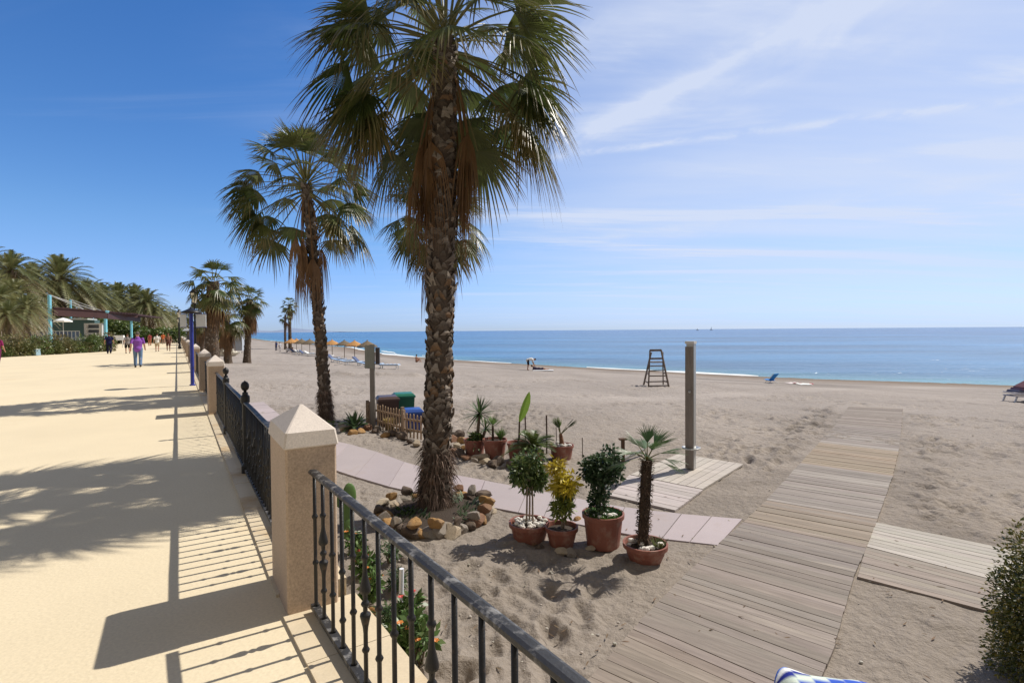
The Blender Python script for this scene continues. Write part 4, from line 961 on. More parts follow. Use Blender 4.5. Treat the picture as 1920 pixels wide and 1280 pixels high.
def rock(p, s, tone, where, group, fl=1.0):
    o = bpy.data.objects.new('rock', RK[tone][rc[0] % 3]); rc[0] += 1; COL.objects.link(o)
    o.location = (p[0], p[1], p[2] + s * .30); o.scale = (s * rr.uniform(.85, 1.25), s * rr.uniform(.8, 1.1), s * rr.uniform(.75, 1.1) * fl); o.rotation_euler = (rr.uniform(-.3, .3), rr.uniform(-.3, .3), rr.uniform(0, 6))
    return tag(o, f'{tone} rock {where}', 'rock', group)
rc_c = PB(814, 966)
ring_n = 34; names = ['pale grey', 'ochre', 'pale grey', 'dark brown', 'ochre', 'pale grey', 'reddish brown', 'dark brown', 'ochre', 'pale grey', 'cream', 'dark brown', 'reddish brown']
for i in range(ring_n):
    a = 6.283 * i / ring_n; q = Vector((rc_c.x + .72 * math.cos(a), rc_c.y + .78 * math.sin(a), B0))
    side = 'front' if math.sin(a) < -.4 else ('back' if math.sin(a) > .4 else ('left' if math.cos(a) < 0 else 'right'))
    tn = names[(i * 5) % 13]
    rock(q, rr.uniform(.11, .16), tn, f'in the near palm ring, {side} side, {ORD[i % 12]} counter clockwise', f'{tn} rocks in the {side} of the palm ring')
    if i % 2 == 0:
        q2 = Vector((rc_c.x + .75 * math.cos(a + .1), rc_c.y + .80 * math.sin(a + .1), B0 + .14)); rock(q2, rr.uniform(.08, .11), names[(i * 3 + 1) % 13], f'lying on top of the palm ring {side}, above the {ORD[i % 9]}', f'upper rocks on the {side} of the palm ring')
o = rock(PB(917, 962), .10, 'cream', 'standing alone just right of the palm ring', None)
def rrow(pix, where, group, s0=.10, s1=.17):
    for i, (px, py, tn) in enumerate(sorted(pix)): rock(PB(px, py), rr.uniform(s0, s1), tn, where + f', {ORD[i]} from the left', f'{tn} {group}')
rrow([(650, 808, 'cream'), (662, 815, 'ochre'), (676, 812, 'ochre'), (688, 806, 'reddish brown'), (640, 800, 'pale grey'), (704, 812, 'dark brown'), (722, 819, 'ochre'), (738, 817, 'dark brown'), (755, 822, 'dark brown'), (708, 806, 'pale grey')],
     'by the agave and grey post', 'rocks by the agave', .10, .18)
rrow([(848, 826, 'reddish brown'), (857, 838, 'cream'), (866, 830, 'ochre'), (872, 842, 'ochre'), (850, 852, 'reddish brown'), (862, 855, 'dark brown'), (876, 860, 'reddish brown'), (852, 815, 'pale grey'), (862, 818, 'dark brown'), (888, 866, 'pale grey'), (902, 862, 'cream'), (912, 870, 'cream'), (924, 874, 'dark brown'), (934, 870, 'dark brown'), (948, 876, 'pale grey'), (962, 878, 'dark brown'), (975, 874, 'dark brown'), (990, 880, 'reddish brown'), (780, 834, 'cream'), (768, 830, 'dark brown')],
     'bordering the back row of pots', 'rocks before the back pots', .09, .15)
rrow([(996, 1018, 'reddish brown'), (1012, 1030, 'dark brown'), (1070, 1040, 'pale grey'), (1105, 1031, 'cream'), (1050, 1038, 'cream'), (1083, 976, 'ochre')], 'on the sand between the front pots', 'rocks between the front pots', .05, .08)

# ------------------------------------------------------------------ POTTED PLANTS
def pot_parts(t, r, h, base=.74, rim=.02):
    m = MB(); m.lathe([(r * base, 0), (r * (base + .01), .01), (r * .97, h - .05), (r * 1.05, h - .05), (r * 1.06, h), (r * .97, h), (r * .93, h - .035), (r * .9, h - .07), (r * .88, h - .12)], 32); m.build('pot', M_terra, t, smooth=False)
    m = MB(); m.lathe([(r * .88, h - .09), (r * .93, h - .05), (r * .5, h - .035), (.01, h - .03)], 20); m.build('soil', M_soil, t)
def pebbles(t, r, z, n, seed, arc=(0, 6.283), s=.03):
    q = random.Random(seed); m = MB()
    for _ in range(n):
        a = q.uniform(*arc); k = math.sqrt(q.random()) * r; sz = s * q.uniform(.6, 1.3); m.ball((k * math.cos(a), k * math.sin(a), z + sz * q.uniform(.1, .9)), sz, 7, jit((0.70, 0.66, 0.60), .12, q), (1, .8, .7))
    return m.build('pebbles', M_vc, t)
def rootpt(px, py): return PB(px, py)
def stems(t, pts, rads, col=(0.30, 0.24, 0.19)):
    m = MB()
    for p in pts: m.tube(p, rads, 6, col)
    m.build('stem', M_bark, t)
# A bowl with white pebbles
pA = rootpt(993, 1010); tA = thing('potted_ficus', 'ficus with slim bare stems in a wide low bowl of white pebbles', 'potted plant', pA)
pot_parts(tA, .245, .22, .80); pebbles(tA, .20, .20, 60, 3)
zt = PD(995, 885, pA.y).z - pA.z
stems(tA, [[(-.04 + .04 * k, .02 * (k % 2), .15), (-.03 + .035 * k, .0, .45), (-.02 + .03 * k, .03, zt)] for k in range(3)], [.014, .011, .008])
f = bush_mb((.235, .235, .34), 2300, .066, GRN, 71, lumps=16, shell=.35, down=.5).build('foliage', M_leaf, tA); f.location = (.0, 0, zt)
# B croton
pB = rootpt(1053, 1022); tB = thing('potted_croton', 'yellow leaved croton in a medium terracotta pot', 'potted plant', pB)
pot_parts(tB, .19, .24, .74)
stems(tB, [[(0, 0, .15), (.02, 0, .5), (-.02, 0, .85)], [(.02, .02, .15), (.05, 0, .5)]], [.012, .010, .008][:3]) if False else stems(tB, [[(0, 0, .15), (.02, 0, .5), (-.02, 0, .85)], [(.02, .02, .15), (.05, 0, .4), (.08, 0, .6)]], [.012, .010, .008])
m = bush_mb((.15, .15, .17), 520, .10, (YEL[1], YEL[0], (0.60, 0.46, 0.05)), 72, lumps=7, w=.3, shell=.2); f = m.build('yellow_leaves', M_leaf, tB); f.location = (.05, 0, PD(1065, 908, pB.y).z - pB.z)
m = bush_mb((.13, .13, .20), 520, .09, ((0.10, 0.15, 0.03), (0.22, 0.24, 0.05), (0.3, .3, .05)), 73, lumps=7, w=.3, shell=.2); f = m.build('green_leaves', M_leaf, tB); f.location = (.01, 0, PD(1054, 952, pB.y).z - pB.z)
m = bush_mb((.09, .09, .12), 200, .09, (YEL[1], (0.25, 0.16, .03), (0.5, 0.4, 0.05)), 74, lumps=5, w=.3, shell=.2); f = m.build('yellow_leaves', M_leaf, tB); f.location = (-.05, .03, PD(1047, 878, pB.y).z - pB.z)
# C large pot with dark bush
pC = rootpt(1131, 1022); tC = thing('potted_bush', 'dark round leaved bush in the largest terracotta pot', 'potted plant', pC)
pot_parts(tC, .24, .40, .80); pebbles(tC, .15, .37, 14, 5, (3.5, 6.2), .035)
q = random.Random(6); m = MB()
for _ in range(420):
    a = q.uniform(0, 6.283); k = q.uniform(.3, 1.02) * .22; m.leaf((k * math.cos(a), k * math.sin(a), .37), (math.cos(a) * .5, math.sin(a) * .5, 1), (0, 0, 1), q.uniform(.03, .07), .03, jit((0.10, 0.20, 0.05), .3, q))
m.build('ground_cover', M_leaf, tC)
zc = PD(1131, 875, pC.y).z - pC.z
stems(tC, [[(0, 0, .3), (.02, 0, .6), (.0, 0, zc)], [(-.02, 0, .3), (-.05, .02, .6), (-.08, 0, zc)]], [.016, .014, .01])
m = bush_mb((.26, .26, .27), 2600, .052, ((0.018, 0.045, 0.018), (0.04, 0.08, 0.03), (0.11, 0.15, 0.07)), 75, lumps=18, w=.6, shell=.35); f = m.build('foliage', M_leaf, tC); f.location = (-.0, 0, zc)
m = bush_mb((.14, .14, .24), 700, .052, ((0.018, 0.045, 0.018), (0.04, 0.08, 0.03), (0.11, 0.15, 0.07)), 76, lumps=8, w=.6, shell=.2); f = m.build('lower_foliage', M_leaf, tC); f.location = (-.03, 0, PD(1128, 930, pC.y).z - pC.z)
# D round bowl with a young fan palm
def small_palm(t, top, r0, nf, pet, Rb, seed, nseg=18, els=(75, -25), base=(0, 0, 0), colr=(0.075, 0.14, 0.04), spread=110, azs=None, hairy=True):
    q = random.Random(seed); bs = Vector(base); tp = Vector(top); m = MB()
    k = 12; m.tube([bs.lerp(tp, i / k) for i in range(k + 1)], [r0 * q.uniform(.9, 1.08) for _ in range(k + 1)], 12, (0.07, 0.048, 0.035))
    if hairy:
        for i in range(int(700 * (tp - bs).length)):
            a = q.uniform(0, 6.283); z = q.random(); o = Vector((math.cos(a), math.sin(a), 0)); m.leaf(bs.lerp(tp, z) + o * r0, o * .8 + Vector((0, 0, q.uniform(-.8, 1.0))), o, r0 * q.uniform(.3, .9), r0 * .3, jit((0.12, 0.085, 0.06), .4, q))
    m.build('trunk', M_bark, t)
    for i in range(nf):
        az = azs[i][0] if azs else i * 2.4 + q.uniform(-.3, .3); el = azs[i][1] if azs else els[0] + (els[1] - els[0]) * (i + .5) / nf
        m = MB(); frond(m, tp, az, R(el), pet * q.uniform(.85, 1.15), Rb * q.uniform(.85, 1.1), nseg, R(spread), 0, q, droop=.15, sag=.15, colr=jit(colr, .25, q), petr=.006, tipb=.15); m.build('frond', M_frond, t)
pD = rootpt(1210, 1052); tD = thing('potted_fan_palm', 'young fan palm with a hairy trunk in a round terracotta bowl', 'potted plant', pD)
pot_parts(tD, .235, .215, .72); pebbles(tD, .19, .19, 16, 8, (2.5, 6.0), .035)
zd = PD(1213, 862, pD.y) - pD
small_palm(tD, (zd.x, 0, zd.z), .062, 12, .20, .31, 9, nseg=18, spread=78, colr=(0.055, 0.12, 0.03), base=(-.03, 0, .15), azs=[(1.2, 78), (2.6, 62), (.4, 60), (-1.3, 58), (3.2, 38), (0.05, 34), (3.4, 12), (-.25, 2), (1.5, 40), (-2.0, 40), (-.6, 20), (2.2, 20)])
m = MB(); q = random.Random(10)
for _ in range(120):
    a = q.uniform(0, 6.283); m.leaf((.14 + .05 * math.cos(a), -.05 + .05 * math.sin(a), .18), (math.cos(a) * .4, math.sin(a) * .4, 1), (0, 0, 1), q.uniform(.06, .17), .008, jit((0.15, 0.17, 0.06), .3, q), droop=.3)
m.build('grass_tuft', M_leaf, tD)
# back row
def P2(t, px, py, d): v = PD(px, py, d) - Vector(t.location); return v
b1 = rootpt(890, 851); t1 = thing('potted_yucca', 'yucca with spiky crowns in the leftmost pot of the back row', 'potted plant', b1); pot_parts(t1, .22, .32, .85)
m = MB(); q = random.Random(14)
hd = [P2(t1, 899, 775, b1.y), P2(t1, 906, 800, b1.y), P2(t1, 897, 812, b1.y)]
heads = [((hd[0].x, 0, hd[0].z), .46, 60), ((hd[1].x + .05, 0, hd[1].z - .05), .30, 26), ((hd[2].x - .05, -.03, hd[2].z - .2), .34, 24)]
sm = MB()
for (h_, L, n) in heads:
    sm.tube([(.03, 0, .2), (h_[0] * .7, 0, h_[2] * .6), h_], [.045, .035, .03], 8, (0.17, 0.13, 0.10))
    for i in range(n):
        a = q.uniform(0, 6.283); el = R(q.uniform(-35, 85)); m.leaf(h_, (math.cos(a) * math.cos(el), math.sin(a) * math.cos(el), math.sin(el)), (0, 0, 1), L * q.uniform(.7, 1.1), .038, jit((0.085, 0.13, 0.05), .35, q), droop=.12, ws=(.7, 1, .7, .02))
sm.build('stem', M_bark, t1); m.build('leaves', M_leaf, t1)
m = bush_mb((.2, .16, .10), 160, .11, GRN, 15, lumps=5); m.build('low_leaves', M_leaf, t1).location = (-.02, 0, .36)
b2 = rootpt(928, 857); t2 = thing('potted_fan_palm', 'pot with two tiny fan palm heads in the back row', 'potted plant', b2); pot_parts(t2, .24, .38, .78)
v = P2(t2, 924, 800, b2.y); small_palm(t2, (v.x, 0, v.z), .025, 7, .05, .25, 17, nseg=14, els=(88, 45), base=(v.x, 0, .3), colr=(0.11, 0.19, 0.05), spread=70, hairy=False)
v = P2(t2, 938, 826, b2.y); small_palm(t2, (v.x, -.03, v.z), .02, 7, .04, .30, 18, nseg=12, els=(88, 65), base=(v.x, -.03, .3), colr=(0.09, 0.17, 0.04), spread=50, hairy=False)
b3 = rootpt(972, 862); t3 = thing('potted_banana', 'banana plant with one upright bright green leaf in the back row', 'potted plant', b3); pot_parts(t3, .22, .36, .8)
v = P2(t3, 974, 790, b3.y); w = P2(t3, 992, 736, b3.y)
sm = MB(); sm.tube([(-.01, 0, .3), (v.x - .01, 0, v.z * .6), (v.x, 0, v.z)], [.022, .02, .016], 8, (0.10, 0.07, 0.05)); sm.build('stem', M_bark, t3)
m = MB(); d = (w - v); m.leaf((v.x, 0, v.z), (d.x, -.05, d.z), (.5, -1, .3), d.length * 1.02, .17, (0.26, 0.42, 0.06), fold=.25, droop=-.03, secs=(0, .2, .45, .7, .9, 1), ws=(.25, .8, 1, .9, .5, .03)); m.build('leaf_blade', M_leaf, t3)
b4 = rootpt(1000, 868); t4 = thing('potted_cycad', 'cycad with a wide rosette of stiff feather leaves, behind the ficus', 'potted plant', b4); pot_parts(t4, .2, .25, .8)
def cycad(m, base, n, L, seed, elr=(5, 75), col=(0.10, 0.14, 0.035), lw=.016, ll=.14):
    q = random.Random(seed)
    for i in range(n):
        az = i * 2.4 + q.uniform(-.2, .2); el = R(elr[0] + (elr[1] - elr[0]) * q.random()); d = Vector((math.cos(az) * math.cos(el), math.sin(az) * math.cos(el), math.sin(el))); Lr = L * q.uniform(.8, 1.1); cc = jit(col, .25, q)
        pts = [Vector(base) + d * Lr * t - Vector((0, 0, .45 * Lr * t * t)) for t in (0, .2, .4, .6, .8, 1.0)]
        m.tube(pts, [.008, .008, .007, .006, .005, .003], 3, cc, cap=False)
        for j in range(26):
            t = .12 + .88 * j / 26; x = t * 5; a = min(4, int(x)); p = pts[a].lerp(pts[a + 1], x - a); T = (pts[a + 1] - pts[a]).normalized(); S = T.cross(Vector((0, 0, 1))).normalized(); N = S.cross(T); l = ll * math.sin(math.pi * (.15 + .75 * t))
            for sg in (-1, 1):
                e = p + (T * .5 + S * sg + N * .45).normalized() * l; m.f.append((m.vert(p - T * lw * .5, cc), m.vert(p + T * lw * .5, cc), m.vert(e, cc)))
v = P2(t4, 1000, 838, b4.y)
m = MB(); cycad(m, (v.x, 0, v.z), 34, .62, 33); m.build('fronds', M_leaf, t4); m = MB(); m.tube([(v.x, 0, .15), (v.x, 0, v.z)], .07, 10, (0.10, 0.07, 0.05)); m.build('stem', M_bark, t4)
b5 = rootpt(1053, 861); t5 = thing('potted_fan_palm', 'small twin headed fan palm in the rightmost pot of the back row', 'potted plant', b5); pot_parts(t5, .235, .30, .80); pebbles(t5, .19, .27, 14, 22, (0, 6.28), .04)
m = MB(); m.tube([(0, 0, .2), (0, 0, .38), (-.02, 0, .52)], [.06, .045, .03], 10, (0.20, 0.10, 0.06)); m.build('trunk', M_bark, t5)
for (px, py, sd, sp, cc) in ((1046, 792, 41, 80, (0.10, 0.16, 0.045)), (1073, 790, 42, 60, (0.06, 0.09, 0.035))):
    v = P2(t5, px, py, b5.y); q = random.Random(sd)
    for i in range(5):
        m = MB(); o = Vector((-.02, 0, .5)); dd = (v - o); az = math.atan2(dd.y + q.uniform(-.05, .05), dd.x); el = math.atan2(dd.z, abs(dd.x)); frond(m, o, az, el + q.uniform(-.12, .12), dd.length * .55, .26, 16, R(sp), 0, q, droop=.05, sag=0, colr=jit(cc, .2, q), petr=.006, tipb=.2); m.build('frond', M_frond, t5)
# stakes
for i, (px, pt, pb_, lab) in enumerate(((985, 777, 830, 'thin rusty stake just right of the banana plant'), (1025, 778, 850, 'thin rusty stake left of the rightmost back pot'), (1043, 800, 850, 'thin stake directly behind the rightmost back pot'), (1092, 820, 858, 'short thin stake right of the back row of pots'))):
    b = PB(px, pb_); tp = PD(px, pt, b.y); m = MB(); m.tube([(0, 0, -.05), (.005, 0, (tp.z - b.z) * .5), (0, 0, tp.z - b.z)], .016 if i < 2 else .008, 6, (0.09, 0.06, 0.05)); o = m.build('stake', M_bark); o.location = b; tag(o, lab, 'stake')
# agave by the sign post
b = PB(665, 808); m = MB(); q = random.Random(50)
for i in range(30):
    a = i * 2.4; el = R(q.uniform(12, 80)); m.leaf((0, 0, .06), (math.cos(a) * math.cos(el), math.sin(a) * math.cos(el), math.sin(el)), (0, 0, 1), q.uniform(.45, .62), .07, jit((0.06, 0.105, 0.045), .3, q), fold=.25, droop=.08, ws=(.8, 1, .75, .02))
cycad(m, (0, 0, .08), 14, .55, 51, col=(0.06, 0.10, 0.04))
o = m.build('agave', M_leaf); o.location = b; tag(o, 'dark green spiky rosette plant between the second palm and the grey sign post', 'plant')
b = PB(600, 800); m = bush_mb((.45, .3, .14), 600, .09, GRN, 53); o = m.build('low_shrub', M_leaf); o.location = b + Vector((0, 0, .1)); tag(o, 'low green groundcover at the foot of the second palm', 'plant')
b = PB(731, 806); m = MB(); q = random.Random(54)
for i in range(160): a = q.uniform(0, 6.28); m.leaf((q.uniform(-.08, .08), q.uniform(-.08, .08), 0), (math.cos(a) * .3, math.sin(a) * .3, 1), (0, 0, 1), q.uniform(.25, .55), .04, jit((0.36, 0.27, 0.10), .25, q), droop=.3)
o = m.build('dry_plant', M_leaf); o.location = b; tag(o, 'dry straw coloured plant in front of the picket fence', 'plant')
# planting inside the palm ring
m = MB(); q = random.Random(55)
for i in range(900):
    a = q.uniform(0, 6.283); k = q.uniform(.30, .72); x = k * math.cos(a); y = k * math.sin(a)
    if mnoise.noise(Vector((x * 2.5, y * 2.5, 4))) < .0: continue
    cc = jit((0.15, 0.20, 0.12) if x > 0 else (0.05, 0.09, 0.03), .3, q); m.leaf((x, y, .05 + q.uniform(0, .12)), (math.cos(a * 3) * .6, math.sin(a * 3) * .6, 1), (0, 0, 1), q.uniform(.05, .11), .03, cc)
o = m.build('ground_cover', M_leaf); o.location = (rc_c.x, rc_c.y, B0); tag(o, 'grey green groundcover growing inside the palm ring of rocks', 'groundcover', kind='stuff')
m = MB(); m.lathe([(.84, -.05), (.80, .06), (.3, .10), (.01, .10)], 24); o = m.build('ring_soil', M_soil); o.location = (rc_c.x, rc_c.y, B0); o['kind'] = 'structure'

# ------------------------------------------------------------------ PICKET FENCE, BINS, SIGN POST
def picket_run(label, A_, B_, n, h, tall=None):
    t = thing('picket_fence', label, 'fence', A_, math.atan2(B_.y - A_.y, B_.x - A_.x)); L = (B_ - A_).xy.length; wc = (0.33, 0.235, 0.16)
    for z in (h * .3, h * .72): m = MB(); m.box((L / 2, .02, z), (L, .025, .05), col=jit(wc, .1)); m.build('rail', M_woodv, t)
    for i in range(n):
        x = L * (i + .5) / n; hh = h * rnd.uniform(.96, 1.03); m = MB(); w = .045
        a = [(x - w / 2, z) for z in (0,)]; m.prism([(x - w / 2, -.012), (x + w / 2, -.012), (x + w / 2, .006), (x - w / 2, .006)], 0, hh - .04, jit(wc, .15))
        c = jit(wc, .1); v = [m.vert((x - w / 2, -.012, hh - .04), c), m.vert((x + w / 2, -.012, hh - .04), c), m.vert((x, -.012, hh), c), m.vert((x - w / 2, .006, hh - .04), c), m.vert((x + w / 2, .006, hh - .04), c), m.vert((x, .006, hh), c)]
        m.f += [(v[0], v[1], v[2]), (v[5], v[4], v[3]), (v[1], v[4], v[5], v[2]), (v[0], v[2], v[5], v[3])]; m.build('picket', M_woodv, t)
    for x in (0, L): m = MB(); m.box((x, .05, (h + .05) / 2), (.07, .07, h + .05), col=jit((0.27, 0.20, 0.15), .1)); m.build('post', M_woodv, t)
    return t
picket_run('wooden picket fence running from the sign post in front of the bins', PB(697, 800), PB(752, 816), 11, .66)
picket_run('low wooden picket gate partly behind the near palm trunk', PB(754, 817), PB(800, 826), 7, .60)
t = picket_run('short grey picket fence end left of the sign post', PB(686, 795), PB(692, 798), 2, .62)
def bin_(label, px, py, w, d, h, col, lid, rz):
    b = PB(px, py); t = thing('waste_bin', label, 'bin', b, rz); m = MB()
    m.box((0, 0, h * .46), (w * .84, d * .84, h * .86), taper=1.14, col=col); m.build('body', M_vc, t)
    m = MB(); m.box((0, 0, h * .92), (w * 1.04, d * 1.04, .05), col=lid); m.box((0, 0, h * .92 + .055), (w * 1.0, d * .98, .06), taper=.82, col=lid); m.bar((-w * .4, d * .5, h * .93), (w * .4, d * .5, h * .93), .05, .05, lid)
    m.build('lid', mat('bin_plastic', None, rough=.4, var=.08) if 'bin_plastic' not in MATS else MATS['bin_plastic'], t)
    m = MB()
    for sx in (-1, 1): m.ball((sx * w * .38, d * .36, .08), .08, 10, (0.02, 0.02, 0.02), (.4, 1, 1))
    m.build('wheels', M_vc, t)
bin_('dark brown lidded wheelie bin left of the green one', 727, 797, .58, .62, .80, (0.06, 0.035, 0.03), (0.09, 0.055, 0.05), .35)
bin_('green wheelie bin behind the brown and blue ones', 757, 789, .60, .62, .80, (0.01, 0.10, 0.065), (0.02, 0.17, 0.11), .3)
bin_('blue lidded bin nearest the palm trunk, behind the pickets', 774, 805, .50, .55, .52, (0.015, 0.04, 0.20), (0.03, 0.09, 0.36), .3)
b = PB(699.5, 803); tp = PD(699, 646, b.y); hh = tp.z - b.z; t = thing('notice_post', 'tall grey timber post with a small board and dark box at its top', 'post', b, .1)
m = MB(); m.box((0, 0, hh / 2 - .05), (.125, .10, hh + .1), col=(0.22, 0.205, 0.185)); m.build('post', M_woodv, t)
m = MB(); m.box((-.06, -.062, hh - .32), (.24, .02, .62), col=(0.24, 0.25, 0.22)); m.build('board', M_woodv, t)
m = MB(); m.box((.145, .0, hh - .30), (.10, .16, .44), col=(0.05, 0.04, 0.04)); m.build('box', M_vc, t)

# ------------------------------------------------------------------ SHOWER PILLAR, TAP POST
b = PB(1296, 882); tp = PD(1299, 641, b.y); hh = tp.z - b.z - .08; t = thing('beach_shower', 'tall square timber and metal beach shower column on the small plank deck', 'shower', (b.x, b.y, b.z + .045), -.61)
w = .135
m = MB(); m.box((0, -.0, hh / 2), (w, w, hh)); m.build('metal_body', mat('brushed_metal', (0.45, 0.45, 0.44), rough=.38, var=.06, vscale=3, metal=.6, stretch=(1, 1, 30)), t)
m = MB(); m.box((-.004, -w / 2 - .012, hh / 2 - .02), (w * .95, .022, hh - .06), col=(0.225, 0.195, 0.17)); m.box((-w / 2 - .012, 0, hh / 2 - .02), (.022, w * .93, hh - .06), col=(0.25, 0.20, 0.16)); m.build('timber_cladding', M_woodv, t)
m = MB(); v0 = hh; m.prism([(-w / 2 - .02, -w / 2 - .02), (w / 2 + .01, -w / 2 - .02), (w / 2 + .01, w / 2 + .01), (-w / 2 - .02, w / 2 + .01)], hh + .002, hh + .05, (0.62, 0.60, 0.58)); m.build('cap', M_vc, t)
m = MB(); m.ball((0, -w / 2 - .03, hh * .62), .026, 10); m.build('push_button', MATS['brushed_metal'], t)
m = MB(); z = hh * .155; m.lathe([(.12, z), (.155, z + .005), (.165, z + .02), (.165, z + .035), (.15, z + .035), (.13, z + .02)], 24); m.build('ring', MATS['brushed_metal'], t, smooth=True)
b = PB(1168, 866); tp = PD(1168, 824, b.y); hh = tp.z - b.z; t = thing('foot_tap', 'short brown T shaped post with a slanting grey rail beside the potted young palm', 'post', b, .1)
m = MB(); m.box((0, 0, hh / 2), (.06, .06, hh), col=(0.11, 0.065, 0.045)); m.build('post', M_woodv, t)
m = MB(); m.box((.0, 0, hh + .012), (.15, .10, .03), col=(0.13, 0.08, 0.055)); m.build('cross_piece', M_woodv, t)
e = PB(1216, 852) - b; m = MB(); m.bar((.0, 0, .05), (e.x, e.y, .10), .05, .04, (0.22, 0.21, 0.20)); m.build('ground_rail', M_woodv, t)

# ------------------------------------------------------------------ LIFEGUARD CHAIR
b = PB(1228, 724); sc = (PD(1228, 655, b.y).z - b.z); t = thing('lifeguard_chair', 'empty wooden lifeguard chair on tall ladder legs by the water', 'lifeguard chair', b, .12)
mw = mat('dark_timber', (0.15, 0.115, 0.095), rough=.7, var=.2); wd = .60
fr = lambda sx, z: Vector((sx * (wd - (wd - .33) * z / sc), -.55 + .45 * z / sc, z)); bk = lambda sx, z: Vector((.25 + sx * (wd - (wd - .33) * z / sc), .85 - .6 * z / sc, z))
for sx in (-1, 1):
    m = MB(); m.bar(fr(sx, 0), fr(sx, sc * .98), .07, .08); m.build('leg', mw, t); m = MB(); m.bar(bk(sx, 0), bk(sx, sc * .92), .07, .08); m.build('leg', mw, t)
    for z in (.12, .35, .6): m = MB(); m.bar(fr(sx, sc * z), bk(sx, sc * z), .05, .06); m.build('side_brace', mw, t)
for z in (.04, .15, .30, .44, .56): m = MB(); m.bar(fr(-1.05, sc * z), fr(1.05, sc * z), .09, .06); m.build('rung', mw, t)
m = MB(); q = fr(0, sc * .66); m.box((q.x + .06, q.y + .22, q.z), (.70, .60, .05)); m.build('seat', mw, t)
m = MB(); a = fr(-1, sc * .98); c = fr(1, sc * .98); m.bar(a, c, .10, .12); m.bar(fr(-1, sc * .76), fr(1, sc * .76), .06, .10); m.build('backrest', mw, t)

# ------------------------------------------------------------------ LOUNGERS, THATCHED PARASOLS
def lounger(col_m, col_f, back=38):
    t = thing('sun_lounger', 'lounger', 'sun lounger'); m = MB()
    for y in (-.31, .31): m.bar((-.35, y, .33), (1.25, y, .33), .05, .06, col_f)
    for x in (-.35, .45, 1.25): m.bar((x, -.31, .33), (x, .31, .33), .05, .05, col_f)
    m.build('frame', M_vc, t)
    for x in (-.25, 1.1):
        for y in (-.28, .28): m = MB(); m.bar((x, y, 0), (x, y, .33), .05, .05, col_f); m.build('leg', M_vc, t)
    m = MB(); m.box((.48, 0, .395), (1.55, .58, .07), col=col_m); 
    for k in range(5): m.box((-.15 + .32 * k, 0, .436), (.14, .582, .012), col=(0.62, 0.66, 0.72))
    m.build('mattress', M_cloth, t)
    m = MB(); M_ = Matrix.Rotation(R(back), 3, 'Y'); c = Vector((-.29, 0, .40)) + M_ @ Vector((-.33, 0, 0)); m.box(c, (.70, .58, .06), M=M_, col=col_m); m.box(c + M_ @ Vector((0, 0, -.04)), (.72, .62, .02), M=M_, col=col_f); m.build('backrest', M_cloth, t)
    return t
lA = lounger((0.30, 0.42, 0.62), (0.70, 0.72, 0.74), 12); lB = lounger((0.10, 0.13, 0.24), (0.62, 0.64, 0.68), 42); lC = lounger((0.66, 0.68, 0.70), (0.70, 0.72, 0.74), 30)
LN = [(727, 692, 0, 'nearest blue striped sun lounger, right of the grey notice post'), (697, 690, 0, 'blue and white lounger just behind the notice post'), (684, 686, 1, 'dark backed lounger behind the notice post'),
      (660, 685, 0, 'blue striped lounger between second palm trunk and notice post'), (645, 682, 0, 'blue lounger lying flat right of the second palm trunk'), (634, 679, 1, 'lounger with raised dark back just right of the second palm trunk'),
      (622, 676, 1, 'second dark backed lounger beside the second palm trunk'), (613, 672, 2, 'white lounger partly behind the second palm trunk'),
      (588, 668, 2, 'white lounger just left of the second palm trunk'), (578, 667, 1, 'dark backed lounger left of the second palm trunk'), (569, 665, 2, 'white lounger before the left group of parasols'),
      (560, 664, 1, 'dark backed lounger beside the seated bathers'), (553, 661, 2, 'far left white lounger behind the seated bathers')]
us = {}
for i, (px, py, k, lab) in enumerate(LN):
    src = (lA, lB, lC)[k]; o = src if k not in us else copy_tree(src); us[k] = 1
    o.location = PB(px - 6, py); o.rotation_euler = (0, 0, -.12 + .08 * math.sin(i * 2.3)); o['label'] = lab
def thatch_parasol(col, seed):
    q = random.Random(seed); t = thing('thatched_parasol', 'parasol', 'parasol'); m = MB(); m.tube([(0, 0, -.1), (0, 0, 2.2)], .04, 6, (0.14, 0.10, 0.07)); m.build('pole', M_bark, t)
    m = MB(); m.lathe([(.04, 2.42), (.25, 2.30), (.7, 2.06), (1.12, 1.80), (1.14, 1.70), (1.05, 1.76), (.5, 2.0), (.05, 2.2)], 16, col=col)
    for _ in range(420):
        a = q.uniform(0, 6.283); k = q.uniform(.1, 1); m.leaf((1.1 * k * math.cos(a), 1.1 * k * math.sin(a), 2.40 - .60 * k), (math.cos(a), math.sin(a), -.65), (0, 0, 1), .28, .06, jit(col, .3, q), droop=.35)
    m.lathe([(.08, 2.38), (.05, 2.5), (.002, 2.56)], 6, col=col); m.build('canopy', M_thatch, t); return t
pO = thatch_parasol((0.46, 0.24, 0.085), 1); pG = thatch_parasol((0.17, 0.13, 0.085), 2)
for i, (px, py, k, lab) in enumerate(((623, 669, 0, 'bright orange straw parasol right of the second palm trunk'), (646, 671, 1, 'grey brown straw parasol between two orange ones'), (665, 674, 0, 'orange brown straw parasol left of the notice post'),
                                      (689, 678, 1, 'nearest brown straw parasol, partly behind the notice post'), (547, 662, 0, 'orange straw parasol at the left end of the row'), (566, 664, 1, 'dark straw parasol second from the left end'),
                                      (581, 665, 1, 'dark straw parasol just left of the second palm trunk'), (606, 667, 1, 'dark straw parasol seen behind the second palm trunk'), (556, 661, 0, 'small orange straw parasol between the two leftmost ones'))):
    src = (pO, pG)[k]; o = src if i < 2 else copy_tree(src); o.location = PB(px, py); o.rotation_euler = (0, 0, i); o['label'] = lab
